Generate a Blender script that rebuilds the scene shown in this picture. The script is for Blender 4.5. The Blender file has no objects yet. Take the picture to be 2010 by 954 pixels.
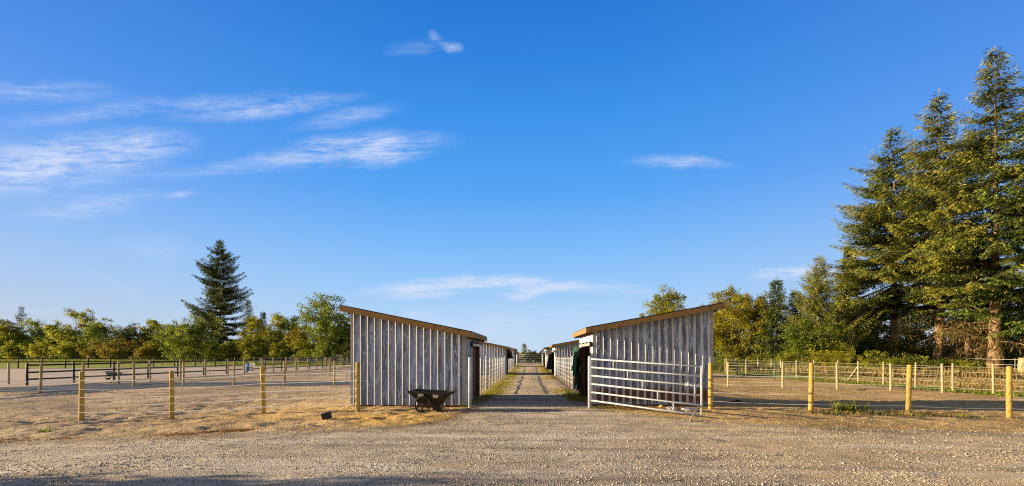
import bpy, bmesh, math, random
import numpy as np
from mathutils import Vector, Matrix

random.seed(7)
R = math.radians
sc = bpy.context.scene
COL = sc.collection
F, CX, HY, CAMH = 890.0, 1005.0, 692.0, 1.65      # focal length and principal lines in photo pixels
YAW = math.atan(35 / 890.0)                        # camera is turned a little to the left of the lane
CT, ST = math.cos(YAW), math.sin(YAW)
SUN_EL, SUN_B = R(10.6), -0.042                      # light travels towards +x and slightly towards the camera

# ------------------------------------------------------------------ helpers
def ss(a, b, x):
    t = np.clip((np.asarray(x, float) - a) / (b - a), 0, 1)
    return t * t * (3 - 2 * t)

def gz(x, y):
    x = np.asarray(x, float); y = np.asarray(y, float)
    left = -.28 * ss(4.5, 12, -x)
    right = -.27 * ss(5.5, 10, x) * ss(12.5, 20, y) - .10 * ss(8, 14, x) * (1 - ss(12.5, 20, y))
    lane = -.15 * ss(15, 34, y)
    return np.minimum(np.minimum(left, right), lane)

def G(x, y): return float(gz(x, y))

def P(px, D):
    xc = (px - CX) / F * D
    return (xc * CT - D * ST, xc * ST + D * CT)

def at(px, py, z=0.0):
    return P(px, F * (CAMH - z) / (py - HY))

def atg(px, py):                                   # ground point under a photo point, terrain included
    z = -.1
    for _ in range(12):
        x, y = at(px, py, z); z = .5 * z + .5 * G(x, y)
    return x, y

def hgt(py, D): return CAMH + (HY - py) * D / F

def tag(o, label=None, cat=None, group=None, kind=None):
    if label: o['label'] = label
    if cat: o['category'] = cat
    if group: o['group'] = group
    if kind: o['kind'] = kind
    return o

def empty(name, loc=(0, 0, 0), rz=0.0):
    o = bpy.data.objects.new(name, None); COL.objects.link(o)
    o.empty_display_size = .2; o.location = loc; o.rotation_euler = (0, 0, rz)
    return o

def copy_tree(o, parent=None):
    c = o.copy(); COL.objects.link(c)
    if parent is not None: c.parent = parent
    for ch in list(o.children): copy_tree(ch, c)
    return c

class MB:
    def __init__(s): s.v = []; s.f = []
    def add(s, v, f):
        n = len(s.v); s.v += [tuple(p) for p in v]; s.f += [tuple(i + n for i in q) for q in f]; return s
    def box(s, c, d, rot=None):
        m = rot or Matrix.Identity(3); c = Vector(c)
        vs = [c + m @ Vector((sx * d[0] / 2, sy * d[1] / 2, sz * d[2] / 2)) for sx in (-1, 1) for sy in (-1, 1) for sz in (-1, 1)]
        return s.add(vs, [(0, 1, 3, 2), (4, 6, 7, 5), (0, 4, 5, 1), (2, 3, 7, 6), (0, 2, 6, 4), (1, 5, 7, 3)])
    def bar(s, a, b, w, h):                         # square bar from a to b
        a, b = Vector(a), Vector(b); d = (b - a)
        z = d.normalized(); up = Vector((0, 0, 1)) if abs(z.z) < .9 else Vector((0, 1, 0))
        x = z.cross(up).normalized(); y = x.cross(z)
        return s.box((a + b) / 2, (w, h, d.length), Matrix((x, y, z)).transposed())
    def tube(s, pts, r, n=8, cap=True):
        pts = [Vector(p) for p in pts]; m = len(pts)
        rs = r if isinstance(r, (list, tuple)) else [r] * m
        vs = []; prev = None
        for i, p in enumerate(pts):
            t = (pts[min(i + 1, m - 1)] - pts[max(i - 1, 0)]).normalized()
            if prev is None:
                up = Vector((0, 0, 1)) if abs(t.z) < .9 else Vector((1, 0, 0)); u = t.cross(up).normalized()
            else: u = (prev - t * prev.dot(t)).normalized()
            prev = u; w = t.cross(u)
            vs += [p + (u * math.cos(2 * math.pi * k / n) + w * math.sin(2 * math.pi * k / n)) * rs[i] for k in range(n)]
        f = [(i * n + k, i * n + (k + 1) % n, (i + 1) * n + (k + 1) % n, (i + 1) * n + k) for i in range(m - 1) for k in range(n)]
        if cap: f += [tuple(range(n - 1, -1, -1)), tuple(range((m - 1) * n, m * n))]
        return s.add(vs, f)
    def build(s, name, mat, parent=None, smooth=False, bevel=0):
        me = bpy.data.meshes.new(name); me.from_pydata(s.v, [], s.f)
        bm = bmesh.new(); bm.from_mesh(me); bmesh.ops.recalc_face_normals(bm, faces=bm.faces)
        bm.to_mesh(me); bm.free()
        if smooth: me.polygons.foreach_set('use_smooth', [True] * len(me.polygons))
        me.materials.append(mat)
        o = bpy.data.objects.new(name, me); COL.objects.link(o)
        if parent is not None: o.parent = parent
        if bevel:
            b = o.modifiers.new('bevel', 'BEVEL'); b.width = bevel; b.segments = 2; b.limit_method = 'ANGLE'; b.angle_limit = R(40)
        if smooth and not bevel:
            pass
        return o

# numpy value noise
_perm = np.random.RandomState(3).rand(256, 256)
def vnoise(x, y):
    xi = np.floor(x).astype(int); yi = np.floor(y).astype(int); fx = x - xi; fy = y - yi
    fx = fx * fx * (3 - 2 * fx); fy = fy * fy * (3 - 2 * fy)
    g = lambda a, b: _perm[a & 255, b & 255]
    return (g(xi, yi) * (1 - fx) + g(xi + 1, yi) * fx) * (1 - fy) + (g(xi, yi + 1) * (1 - fx) + g(xi + 1, yi + 1) * fx) * fy
def fnoise(x, y, o=3):
    r = 0; a = .5
    for k in range(o): r = r + a * vnoise(x * 2 ** k + 17 * k, y * 2 ** k + 31 * k); a *= .5
    return r / (1 - .5 ** o)

# ------------------------------------------------------------------ node helpers
def newmat(name):
    m = bpy.data.materials.new(name); m.use_nodes = True
    nt = m.node_tree; nt.nodes.clear()
    out = nt.nodes.new('ShaderNodeOutputMaterial'); return m, nt, out
def N(nt, typ, **kw):
    n = nt.nodes.new(typ)
    for k, v in kw.items():
        if k in n.inputs: n.inputs[k].default_value = v
        else: setattr(n, k, v)
    return n
def L(nt, a, b): nt.links.new(a, b)
def mathn(nt, op, a, b=None, clamp=False):
    n = nt.nodes.new('ShaderNodeMath'); n.operation = op; n.use_clamp = clamp
    for i, v in enumerate((a, b)):
        if v is None: continue
        if isinstance(v, (int, float)): n.inputs[i].default_value = v
        else: L(nt, v, n.inputs[i])
    return n.outputs[0]
def mix(nt, fac, a, b, mode='MIX'):
    n = nt.nodes.new('ShaderNodeMix'); n.data_type = 'RGBA'; n.blend_type = mode
    for sock, v in ((n.inputs[0], fac), (n.inputs[6], a), (n.inputs[7], b)):
        if isinstance(v, (int, float)): sock.default_value = v
        elif isinstance(v, (tuple, list)): sock.default_value = (*v[:3], 1)
        else: L(nt, v, sock)
    return n.outputs[2]
def ramp(nt, fac, stops, interp='LINEAR'):
    n = nt.nodes.new('ShaderNodeValToRGB'); cr = n.color_ramp; cr.interpolation = interp
    while len(cr.elements) < len(stops): cr.elements.new(.5)
    for e, (p, c) in zip(cr.elements, stops):
        e.position = p; e.color = (*c, 1) if isinstance(c, (tuple, list)) else (c, c, c, 1)
    L(nt, fac, n.inputs[0]); return n.outputs[0]
def noise(nt, vec, scale, detail=4, rough=.55, dist=0):
    n = N(nt, 'ShaderNodeTexNoise', Scale=scale, Detail=detail, Roughness=rough, Distortion=dist)
    if vec is not None: L(nt, vec, n.inputs['Vector'])
    return n.outputs[0]
def mapping(nt, vec, scale=(1, 1, 1), loc=(0, 0, 0), rot=(0, 0, 0), typ='POINT'):
    n = nt.nodes.new('ShaderNodeMapping'); n.vector_type = typ
    n.inputs['Scale'].default_value = scale; n.inputs['Location'].default_value = loc; n.inputs['Rotation'].default_value = rot
    L(nt, vec, n.inputs['Vector']); return n.outputs[0]
def pos(nt): return nt.nodes.new('ShaderNodeNewGeometry').outputs['Position']
def objc(nt): return nt.nodes.new('ShaderNodeTexCoord').outputs['Object']
def bsdf(nt, out, col, rough=.7, metal=0.0, bump=None, bs=.3, bd=.01, spec=.3):
    b = nt.nodes.new('ShaderNodeBsdfPrincipled')
    for k, v in (('Base Color', col), ('Roughness', rough), ('Metallic', metal)):
        if isinstance(v, (int, float)): b.inputs[k].default_value = v
        elif isinstance(v, (tuple, list)): b.inputs[k].default_value = (*v[:3], 1)
        else: L(nt, v, b.inputs[k])
    b.inputs['Specular IOR Level'].default_value = spec
    if bump is not None:
        n = N(nt, 'ShaderNodeBump', Strength=bs, Distance=bd); L(nt, bump, n.inputs['Height']); L(nt, n.outputs[0], b.inputs['Normal'])
    L(nt, b.outputs[0], out.inputs[0]); return b

# ------------------------------------------------------------------ materials
def m_wood(name, c1, c2, sc=(14, 14, 1.2), rough=.75, loc=True):
    m, nt, o = newmat(name)
    v = mapping(nt, objc(nt), scale=sc)
    oi = nt.nodes.new('ShaderNodeObjectInfo')
    ad = nt.nodes.new('ShaderNodeVectorMath'); ad.operation = 'ADD'; L(nt, v, ad.inputs[0]); L(nt, oi.outputs['Random'], ad.inputs[1])
    n1 = noise(nt, ad.outputs[0], 3, 5, .6, .5)
    c = ramp(nt, n1, [(.3, c1), (.7, c2)])
    kn = noise(nt, mapping(nt, objc(nt), scale=(3, 3, 1.2)), 2.3, 2)
    c = mix(nt, ramp(nt, kn, [(.56, 0), (.68, .75)]), c, tuple(x * .4 for x in c1))
    c = mix(nt, mathn(nt, 'MULTIPLY', oi.outputs['Random'], .35), c, tuple(x * .6 for x in c2))
    bsdf(nt, o, c, rough, 0, n1, .35, .01); return m

def m_metal_sheet(name, dark=1.0, rust=.5, low=.5):
    m, nt, o = newmat(name)
    p = objc(nt)
    sepn = nt.nodes.new('ShaderNodeSeparateXYZ'); L(nt, p, sepn.inputs[0])
    # each sheet of cladding weathers on its own
    pan = nt.nodes.new('ShaderNodeMath'); pan.operation = 'FLOOR'
    L(nt, mathn(nt, 'DIVIDE', mathn(nt, 'ADD', sepn.outputs[0], sepn.outputs[1]), .216), pan.inputs[0])
    wn = nt.nodes.new('ShaderNodeTexWhiteNoise'); wn.noise_dimensions = '1D'; L(nt, pan.outputs[0], wn.inputs['W'])
    base = mix(nt, wn.outputs[0], (.12 * dark, .155 * dark, .235 * dark), (.25 * dark, .30 * dark, .42 * dark))
    st = noise(nt, mapping(nt, p, scale=(5, 5, .5)), 1.6, 5, .62, .5)
    base = mix(nt, ramp(nt, st, [(.52, 0), (.59, .45), (.68, .8)]), base, tuple(v * (.4 + .6 * dark) for v in (.46, .54, .70)))
    sq = noise(nt, mapping(nt, p, scale=(5.5, 5.5, .65)), 1.5, 3, .55, 1.4)
    base = mix(nt, ramp(nt, sq, [(.470, 0), (.495, .85), (.505, .85), (.530, 0)]), base, (.58, .67, .84))
    br = noise(nt, mapping(nt, p, scale=(4, 4, .6)), 1.7, 4, .6, .4)
    base = mix(nt, ramp(nt, br, [(.55, 0), (.64, .75)]), base, (.15, .11, .08))
    sp = noise(nt, mapping(nt, p, scale=(9, 9, 6)), 1.5, 2, .5)
    base = mix(nt, ramp(nt, sp, [(.68, 0), (.72, .95)]), base, (.05, .035, .028))
    # rust creeping up from the ground
    rz = mathn(nt, 'ADD', sepn.outputs[2], mathn(nt, 'MULTIPLY', noise(nt, mapping(nt, p, scale=(6, 6, 1)), 1.3, 4), -.9 * low - .1))
    band = ramp(nt, mathn(nt, 'ADD', mathn(nt, 'MULTIPLY', rz, 2.0), .5), [(.34 + .5 * low, 1), (.5 + .75 * low, 0)])
    lowcut = ramp(nt, sepn.outputs[2], [(.10, .15), (.17, 1)])
    base = mix(nt, mathn(nt, 'MULTIPLY', mathn(nt, 'MULTIPLY', band, lowcut), rust), base, (.13, .045, .018))
    bsdf(nt, o, base, .6, .0, spec=.2); return m

def m_paint(name, col, rough=.45, wear=(.25, .22, .2), amt=.35, sc=3.0):
    m, nt, o = newmat(name)
    p = objc(nt)
    n1 = noise(nt, p, sc, 5, .65)
    c = mix(nt, ramp(nt, n1, [(.5, 0), (.75, amt)]), col, wear)
    bsdf(nt, o, c, rough, 0, n1, .1, .005); return m

def m_leaf(name, cA, cB, trans=.35):
    m, nt, o = newmat(name)
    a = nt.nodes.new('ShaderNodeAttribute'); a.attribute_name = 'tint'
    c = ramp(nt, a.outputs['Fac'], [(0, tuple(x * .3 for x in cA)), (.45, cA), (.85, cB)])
    oi = nt.nodes.new('ShaderNodeObjectInfo')
    c = mix(nt, mathn(nt, 'MULTIPLY', oi.outputs['Random'], .3), c, tuple(x * y for x, y in zip(cA, (.8, 1.05, .8))))
    d = nt.nodes.new('ShaderNodeBsdfPrincipled'); d.inputs['Roughness'].default_value = .6; d.inputs['Specular IOR Level'].default_value = .15
    t = nt.nodes.new('ShaderNodeBsdfTranslucent')
    L(nt, c, d.inputs['Base Color']); L(nt, c, t.inputs[0])
    mx = nt.nodes.new('ShaderNodeMixShader'); mx.inputs[0].default_value = trans
    L(nt, d.outputs[0], mx.inputs[1]); L(nt, t.outputs[0], mx.inputs[2]); L(nt, mx.outputs[0], o.inputs[0]); return m

M = {}
M['post'] = m_wood('peeled_post_wood', (.33, .215, .04), (.48, .335, .08))
M['oldpost'] = m_wood('weathered_post_wood', (.30, .215, .08), (.42, .32, .14))
M['palepost'] = m_wood('pale_post_wood', (.30, .25, .12), (.42, .36, .19))
M['fascia'] = m_wood('fascia_wood', (.15, .085, .03), (.29, .17, .06), sc=(1.2, 14, 14))
M['fasciaS'] = m_wood('fascia_side_wood', (.24, .13, .04), (.36, .21, .08), sc=(14, 1.2, 14))
M['darkwood'] = m_wood('dark_jamb_wood', (.07, .032, .016), (.14, .06, .03))
M['blackrail'] = m_paint('black_rail_paint', (.018, .014, .013), .6, (.08, .06, .05), .5)
M['greyrail'] = m_paint('grey_rail_paint', (.14, .135, .13), .6, (.25, .24, .22), .5)
M['sheetL'] = m_metal_sheet('galvanised_sheet', 1.12, .55, .12)
M['sheetR'] = m_metal_sheet('galvanised_sheet_rusty', .64, .95, .70)
M['ridge'] = m_paint('sunlit_ridge_metal', (.60, .60, .60), .5, (.30, .24, .19), .45, 2.5)
M['trim'] = m_paint('metal_trim', (.33, .32, .31), .5, (.2, .15, .1), .5)
M['roof'] = m_paint('roof_metal', (.24, .24, .25), .5, (.12, .09, .07), .5)
M['white'] = m_paint('white_pipe_paint', (.46, .48, .51), .4, (.26, .22, .18), .4, 5)
M['strand'] = m_paint('dull_strand', (.30, .26, .18), .6, (.22, .19, .13), .3)
M['rope'] = m_paint('white_rope', (.78, .77, .74), .6, (.6, .58, .54), .2)
M['rust'] = m_paint('red_brown_paint', (.20, .055, .018), .6, (.10, .04, .02), .7, 5)
M['blackpoly'] = m_paint('black_poly', (.020, .0165, .012), .38, (.045, .034, .02), .5, 4)
M['tyre'] = m_paint('black_rubber', (.02, .018, .016), .7, (.06, .05, .035), .6, 8)
M['steel'] = m_paint('dull_steel', (.25, .24, .23), .4, (.12, .09, .06), .4)
M['sticker'] = m_paint('white_sticker', (.55, .55, .55), .5, (.4, .4, .4), .3)
M['greenpoly'] = m_paint('green_poly', (.012, .10, .065), .45, (.03, .12, .08), .4)
M['greencloth'] = m_paint('green_cloth', (.006, .085, .05), .85, (.01, .05, .03), .7, 6)
M['blackcloth'] = m_paint('black_cloth', (.014, .012, .014), .9, (.03, .024, .024), .7, 6)
M['maroon'] = m_paint('maroon_cloth', (.05, .018, .016), .9, (.03, .015, .015), .7, 6)
M['blue'] = m_paint('blue_cloth', (.01, .1, .42), .7, (.02, .14, .5), .4)
M['cream'] = m_paint('cream_cloth', (.5, .46, .38), .8, (.4, .36, .3), .4)
M['box'] = m_paint('black_box', (.02, .018, .017), .6, (.05, .04, .03), .5)
M['tpost'] = m_paint('green_stake_paint', (.03, .09, .05), .6, (.06, .07, .05), .5)
M['bark'] = m_wood('bark', (.12, .085, .055), (.27, .19, .11), sc=(6, 6, 1))
M['firbark'] = m_wood('fir_bark', (.18, .11, .055), (.36, .23, .12), sc=(5, 5, .8))
M['limb'] = m_paint('limb_bark', (.07, .05, .03), .8, (.11, .08, .05), .5)
M['greybark'] = m_wood('grey_bark', (.10, .09, .075), (.2, .18, .15), sc=(6, 6, 1))
M['dung'] = m_paint('dung', (.015, .011, .008), .9, (.04, .028, .018), .6, 12)
M['scrapwood'] = m_wood('scrap_wood', (.4, .22, .07), (.5, .33, .14), sc=(1.5, 12, 12))
M['bag'] = m_paint('plastic_bag', (.42, .42, .42), .4, (.2, .2, .2), .7, 8)
LF = {}
LF['fir'] = m_leaf('fir_needles', (0.085, 0.105, 0.02), (0.42, 0.39, 0.055), 0.2)
LF['firgreen'] = m_leaf('green_fir_needles', (0.08, 0.13, 0.024), (0.29, 0.36, 0.055), 0.2)
LF['darkfir'] = m_leaf('dark_fir_needles', (0.08, 0.095, 0.02), (0.25, 0.25, 0.04), 0.15)
LF['cedar'] = m_leaf('cedar_needles', (0.1, 0.125, 0.02), (0.3, 0.29, 0.04), 0.2)
LF['cypress'] = m_leaf('cypress_needles', (.055, .08, .016), (.2, .22, .034), .15)
LF['larch'] = m_leaf('larch_needles', (0.2, 0.2, 0.035), (0.44, 0.39, 0.075), 0.3)
LF['dead'] = m_leaf('dead_needles', (.075, .055, .014), (.17, .115, .034), .15)
LF['yellow'] = m_leaf('yellow_leaves', (0.27, 0.25, 0.022), (0.58, 0.49, 0.04), 0.55)
LF['olive'] = m_leaf('olive_leaves', (0.22, 0.235, 0.022), (0.56, 0.52, 0.05), 0.55)
LF['green'] = m_leaf('green_leaves', (0.15, 0.185, 0.024), (0.43, 0.44, 0.05), 0.55)
LF['dark'] = m_leaf('dark_leaves', (0.06, 0.085, 0.018), (0.18, 0.2, 0.03), 0.35)
LF['orange'] = m_leaf('orange_leaves', (0.2, 0.165, 0.018), (0.4, 0.31, 0.03), 0.45)
LF['grass'] = m_leaf('grass_blades', (0.15, 0.19, 0.026), (0.36, 0.36, 0.045), 0.35)
LF['lane'] = m_leaf('lane_grass_blades', (0.33, 0.275, 0.04), (0.55, 0.43, 0.08), 0.35)
LF['straw'] = m_leaf('straw_blades', (0.276, 0.184, 0.063), (0.483, 0.345, 0.138), 0.3)
LF['bright'] = m_leaf('bright_weed', (.16, .22, .02), (.32, .34, .03), .4)
LF['rustgrass'] = m_leaf('rust_grass', (.2, .085, .022), (.34, .17, .05), .3)

# ground materials: each sheet fades into the bare dirt around it through its 'edge' attribute
DIRT_A, DIRT_B, DIRT_C = (.22, .165, .11), (.48, .37, .245), (.78, .62, .43)
def dirt_nodes(nt, p):
    n1 = noise(nt, p, .35, 4, .6)
    n2 = noise(nt, p, 5, 6, .7, .3)
    n3 = noise(nt, p, 32, 4, .7)
    c = ramp(nt, mathn(nt, 'ADD', mathn(nt, 'MULTIPLY', n1, .5), mathn(nt, 'MULTIPLY', n2, .5)), [(.33, DIRT_A), (.5, DIRT_B), (.66, DIRT_C)])
    c = mix(nt, ramp(nt, n3, [(.35, .3), (.55, 0)]), c, (.2, .14, .085))
    st = N(nt, 'ShaderNodeTexVoronoi', Scale=26.0); L(nt, p, st.inputs['Vector'])
    sepc = nt.nodes.new('ShaderNodeSeparateColor'); L(nt, st.outputs['Color'], sepc.inputs[0])
    c = mix(nt, mathn(nt, 'MULTIPLY', ramp(nt, st.outputs['Distance'], [(.2, 1), (.35, 0)]), ramp(nt, sepc.outputs[0], [(.92, 0), (.95, .7)])), c, (.6, .52, .42))
    n4 = noise(nt, p, 11, 4, .6, .6)
    h = mathn(nt, 'ADD', mathn(nt, 'ADD', mathn(nt, 'MULTIPLY', n2, 1.0), mathn(nt, 'MULTIPLY', n4, .45)), mathn(nt, 'MULTIPLY', n3, .07))
    return c, h
def edge_fac(nt, p, lo=.35, hi=.65, sc=2.5):
    a = nt.nodes.new('ShaderNodeAttribute'); a.attribute_name = 'edge'
    e = mathn(nt, 'ADD', a.outputs['Fac'], mathn(nt, 'MULTIPLY', mathn(nt, 'SUBTRACT', noise(nt, p, sc, 5, .7), .5), 1.3))
    return ramp(nt, e, [(lo, 0), (hi, 1)])
def warm_attr(nt):
    a = nt.nodes.new('ShaderNodeAttribute'); a.attribute_name = 'warm'; return a.outputs['Fac']

def m_dirt():
    m, nt, o = newmat('dirt'); p = pos(nt); c, h = dirt_nodes(nt, p)
    tn = nt.nodes.new('ShaderNodeAttribute'); tn.attribute_name = 'edge'
    c = mix(nt, tn.outputs['Fac'], c, (1.12, .98, .66), 'MULTIPLY')
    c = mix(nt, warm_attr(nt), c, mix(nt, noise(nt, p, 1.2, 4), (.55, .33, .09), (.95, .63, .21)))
    bsdf(nt, o, c, .95, 0, h, 1.0, .12, .05); return m
def m_gravel():
    m, nt, o = newmat('gravel'); p = pos(nt)
    dc, dh = dirt_nodes(nt, p)
    v1 = N(nt, 'ShaderNodeTexVoronoi', Scale=58.0); L(nt, p, v1.inputs['Vector'])
    v2 = N(nt, 'ShaderNodeTexVoronoi', Scale=24.0); L(nt, p, v2.inputs['Vector'])
    s1 = nt.nodes.new('ShaderNodeSeparateColor'); L(nt, v1.outputs['Color'], s1.inputs[0])
    s2 = nt.nodes.new('ShaderNodeSeparateColor'); L(nt, v2.outputs['Color'], s2.inputs[0])
    c = ramp(nt, s1.outputs[0], [(0, (.12, .105, .085)), (.3, (.46, .40, .32)), (.7, (.80, .70, .56)), (1, (.95, .88, .76))])
    c = mix(nt, ramp(nt, s2.outputs[1], [(.6, 0), (.95, .5)]), c, (.3, .28, .26))
    big = noise(nt, mapping(nt, p, scale=(.35, 1, 1)), .9, 5, .65, .4)
    dusty = noise(nt, mapping(nt, p, scale=(.5, 1.6, 1)), 1.3, 5, .65, .6)
    c = mix(nt, ramp(nt, dusty, [(.45, 0), (.65, .6)]), c, (.76, .67, .53))
    c = mix(nt, ramp(nt, big, [(.36, .45), (.55, 0)]), c, (.40, .34, .28))
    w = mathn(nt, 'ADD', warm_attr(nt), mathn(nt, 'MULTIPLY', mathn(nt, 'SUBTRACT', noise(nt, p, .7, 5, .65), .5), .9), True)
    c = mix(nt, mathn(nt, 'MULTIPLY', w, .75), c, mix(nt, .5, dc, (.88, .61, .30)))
    rut = noise(nt, mapping(nt, p, scale=(.10, 1.5, 1), rot=(0, 0, R(4))), 1.0, 4, .6, .5)
    c = mix(nt, ramp(nt, rut, [(.36, .65), (.47, 0)]), c, (.32, .27, .21))
    c = mix(nt, ramp(nt, rut, [(.54, 0), (.64, .55)]), c, (.88, .79, .64))
    c = mix(nt, edge_fac(nt, p), dc, c)
    h1 = mathn(nt, 'MULTIPLY', mathn(nt, 'SUBTRACT', 1.0, v1.outputs['Distance']), .8)
    h1 = mathn(nt, 'MULTIPLY', h1, ramp(nt, dusty, [(.4, 1), (.7, .35)]))
    h2 = mathn(nt, 'MULTIPLY', mathn(nt, 'SUBTRACT', 1.0, v2.outputs['Distance']), .35)
    h2 = mathn(nt, 'ADD', h2, mathn(nt, 'MULTIPLY', noise(nt, p, 9, 5, .7), .9))
    h = mathn(nt, 'ADD', mathn(nt, 'ADD', h1, h2), mathn(nt, 'MULTIPLY', dh, .5))
    bsdf(nt, o, c, .9, 0, h, 1.0, .055, .08); return m
def m_sheet(name, stops, bumpd=.04, scale=4.0, lo=.35, hi=.65):
    m, nt, o = newmat(name); p = pos(nt); dc, dh = dirt_nodes(nt, p)
    n1 = noise(nt, p, scale, 6, .7); n0 = noise(nt, p, .4, 4, .6)
    c = ramp(nt, mathn(nt, 'ADD', mathn(nt, 'MULTIPLY', n1, .55), mathn(nt, 'MULTIPLY', n0, .45)), stops)
    c = mix(nt, edge_fac(nt, p, lo, hi), dc, c)
    bsdf(nt, o, c, .95, 0, n1, .7, bumpd, .05); return m
MG = {'dirt': m_dirt(), 'gravel': m_gravel(),
      'sand': m_sheet('arena_sand', [(.35, (.42, .33, .25)), (.5, (.6, .48, .36)), (.65, (.7, .55, .4))], .05),
      'grass': m_sheet('mown_grass', [(.35, (.16, .2, .03)), (.5, (.32, .34, .045)), (.68, (.55, .42, .10))], .06, 3),
      'drygrass': m_sheet('dry_grass', [(.35, (.36, .28, .06)), (.5, (.64, .44, .10)), (.68, (.8, .52, .15))], .06, 3),
      'shadeband': m_sheet('painted_shade_band', [(.35, (.075, .09, .105)), (.5, (.105, .12, .135)), (.68, (.16, .165, .17))], .015, 6, .25, .4)}

# ------------------------------------------------------------------ ground: one sheet to the horizon, others laid on the same grid
def axis(parts):
    out = []
    for a, b, st in parts: out += list(np.arange(a, b, st))
    return np.array(out)
gx = np.concatenate([-np.geomspace(2200, 60, 14), axis([(-59, -28, .8), (-28, -14, .25), (-14, 16, .1), (16, 28, .25), (28, 60, .8)]), np.geomspace(60, 2200, 14)])
gy = np.concatenate([[-300, -120, -50, -20, -8, -2, 1], axis([(2.5, 4.4, .3), (4.4, 15, .085), (15, 24, .18), (24, 80, .6)]), np.geomspace(80, 3000, 22)])
XX, YY = np.meshgrid(gx, gy, indexing='ij')
ZZ = gz(XX, YY)
# where the yard gravel ends on the far side
e_px = [(-260, 876), (0, 868), (230, 860), (350, 857), (430, 853), (600, 848), (700, 843), (800, 836), (880, 822), (935, 806), (1150, 800), (1250, 812), (1390, 826), (1600, 838), (1800, 846), (2010, 852), (2300, 862)]
e_pts = sorted(atg(a, b) for a, b in e_px)
ex, ey = [p[0] for p in e_pts], [p[1] for p in e_pts]
yard_edge = np.interp(XX, ex, ey, left=ey[0], right=ey[-1])
rough = ss(-3, -5, -YY + 0) * 0
dirtzone = ss(.0, .6, YY - yard_edge) * ss(26, 16, YY) * ss(1.9, 2.6, np.abs(XX))
lump = (fnoise(XX * 1.3, YY * 2.6, 4) - .5)
lump2 = (fnoise(XX * 3.1 + 9, YY * 6.0 + 4, 3) - .5)
lump3 = (fnoise(XX * 6.5 + 2, YY * 9.0 + 7, 2) - .5)
ZZ = ZZ + dirtzone * (lump * .13 + lump2 * .10 + lump3 * .045) * np.where(XX < 0, 1, .6)
inlane = ss(1.75, 1.3, np.abs(XX)) * ss(14, 17, YY) * ss(66, 60, YY)
ZZ = ZZ + inlane * ((fnoise(XX * 1.6, YY * 1.1, 3) - .5) * .055 + .05 * np.exp(-(XX / .45) ** 2) * .4)
berm = np.exp(-((YY - yard_edge - 1.0) / .8) ** 2) * ss(-1.2, -3.0, XX)
ZZ = ZZ + berm * .06 * (0.4 + 1.2 * fnoise(XX * .9 + 3, YY * 1.5, 3))
inyard = ss(.3, -.2, YY - yard_edge) * ss(1.5, 3, YY)
ZZ = ZZ + inyard * ((fnoise(XX * .45, YY * 1.1 + 5, 3) - .5) * .07 + (fnoise(XX * 2.7, YY * 4.5 + 5, 3) - .5) * .03)
ridge = ss(.62, .75, fnoise(XX * .35 + 4, YY * 1.3 + 8, 2)) * inyard * ss(0, 4, XX) * .035
ZZ = ZZ + ridge
foot = np.exp(-((np.abs(XX) - 3.7) / 2.2) ** 4) * 0
nX, nY = len(gx), len(gy)

def sheet(name, mask, mat, dz, edge, warm):
    m = mask & np.ones((nX - 1, nY - 1), bool)
    ii, jj = np.nonzero(m)
    idx = lambda i, j: i * nY + j
    quads = np.stack([idx(ii, jj), idx(ii + 1, jj), idx(ii + 1, jj + 1), idx(ii, jj + 1)], 1)
    used, inv = np.unique(quads.ravel(), return_inverse=True)
    co = np.stack([XX.ravel(), YY.ravel(), (ZZ + dz).ravel()], 1)[used]
    me = bpy.data.meshes.new(name)
    me.vertices.add(len(used)); me.vertices.foreach_set('co', co.ravel())
    nq = len(quads)
    me.loops.add(nq * 4); me.loops.foreach_set('vertex_index', inv.astype(np.int32))
    me.polygons.add(nq); me.polygons.foreach_set('loop_start', np.arange(nq, dtype=np.int32) * 4)
    me.polygons.foreach_set('loop_total', np.full(nq, 4, np.int32)); me.polygons.foreach_set('use_smooth', np.ones(nq, bool))
    for nm, arr in (('edge', edge), ('warm', warm)):
        at_ = me.attributes.new(nm, 'FLOAT', 'POINT'); at_.data.foreach_set('value', np.ascontiguousarray(arr.ravel()[used], dtype=np.float32))
    me.update(); me.validate()
    me.materials.append(mat)
    o = bpy.data.objects.new(name, me); COL.objects.link(o); o['kind'] = 'structure'; return o

cxm = (gx[1:] + gx[:-1]) / 2; cym = (gy[1:] + gy[:-1]) / 2
CXm, CYm = np.meshgrid(cxm, cym, indexing='ij')
ce = np.interp(CXm, ex, ey, left=ey[0], right=ey[-1])
zero = np.zeros_like(XX); one = np.ones_like(XX)
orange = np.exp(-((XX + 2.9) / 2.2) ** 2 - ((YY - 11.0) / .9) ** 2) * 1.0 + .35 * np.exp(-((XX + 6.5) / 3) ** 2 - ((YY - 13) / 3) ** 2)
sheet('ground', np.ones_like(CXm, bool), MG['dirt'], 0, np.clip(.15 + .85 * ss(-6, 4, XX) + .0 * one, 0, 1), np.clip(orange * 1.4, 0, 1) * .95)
yard_m = (CYm < ce) & (CYm > -20) & (np.abs(CXm) < 30)
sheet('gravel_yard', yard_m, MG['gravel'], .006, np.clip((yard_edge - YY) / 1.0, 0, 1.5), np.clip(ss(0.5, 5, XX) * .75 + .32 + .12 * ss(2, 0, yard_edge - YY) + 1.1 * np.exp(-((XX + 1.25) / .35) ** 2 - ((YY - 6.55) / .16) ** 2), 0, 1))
lane_m = (np.abs(CXm) < 1.75) & (CYm >= ce) & (CYm < 66)
sheet('gravel_lane', lane_m, MG['gravel'], .006, np.clip((1.7 - np.abs(XX)) / .5, 0, 1.3), np.clip(.6 + .5 * ss(14, 17, YY), 0, 1))
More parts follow.
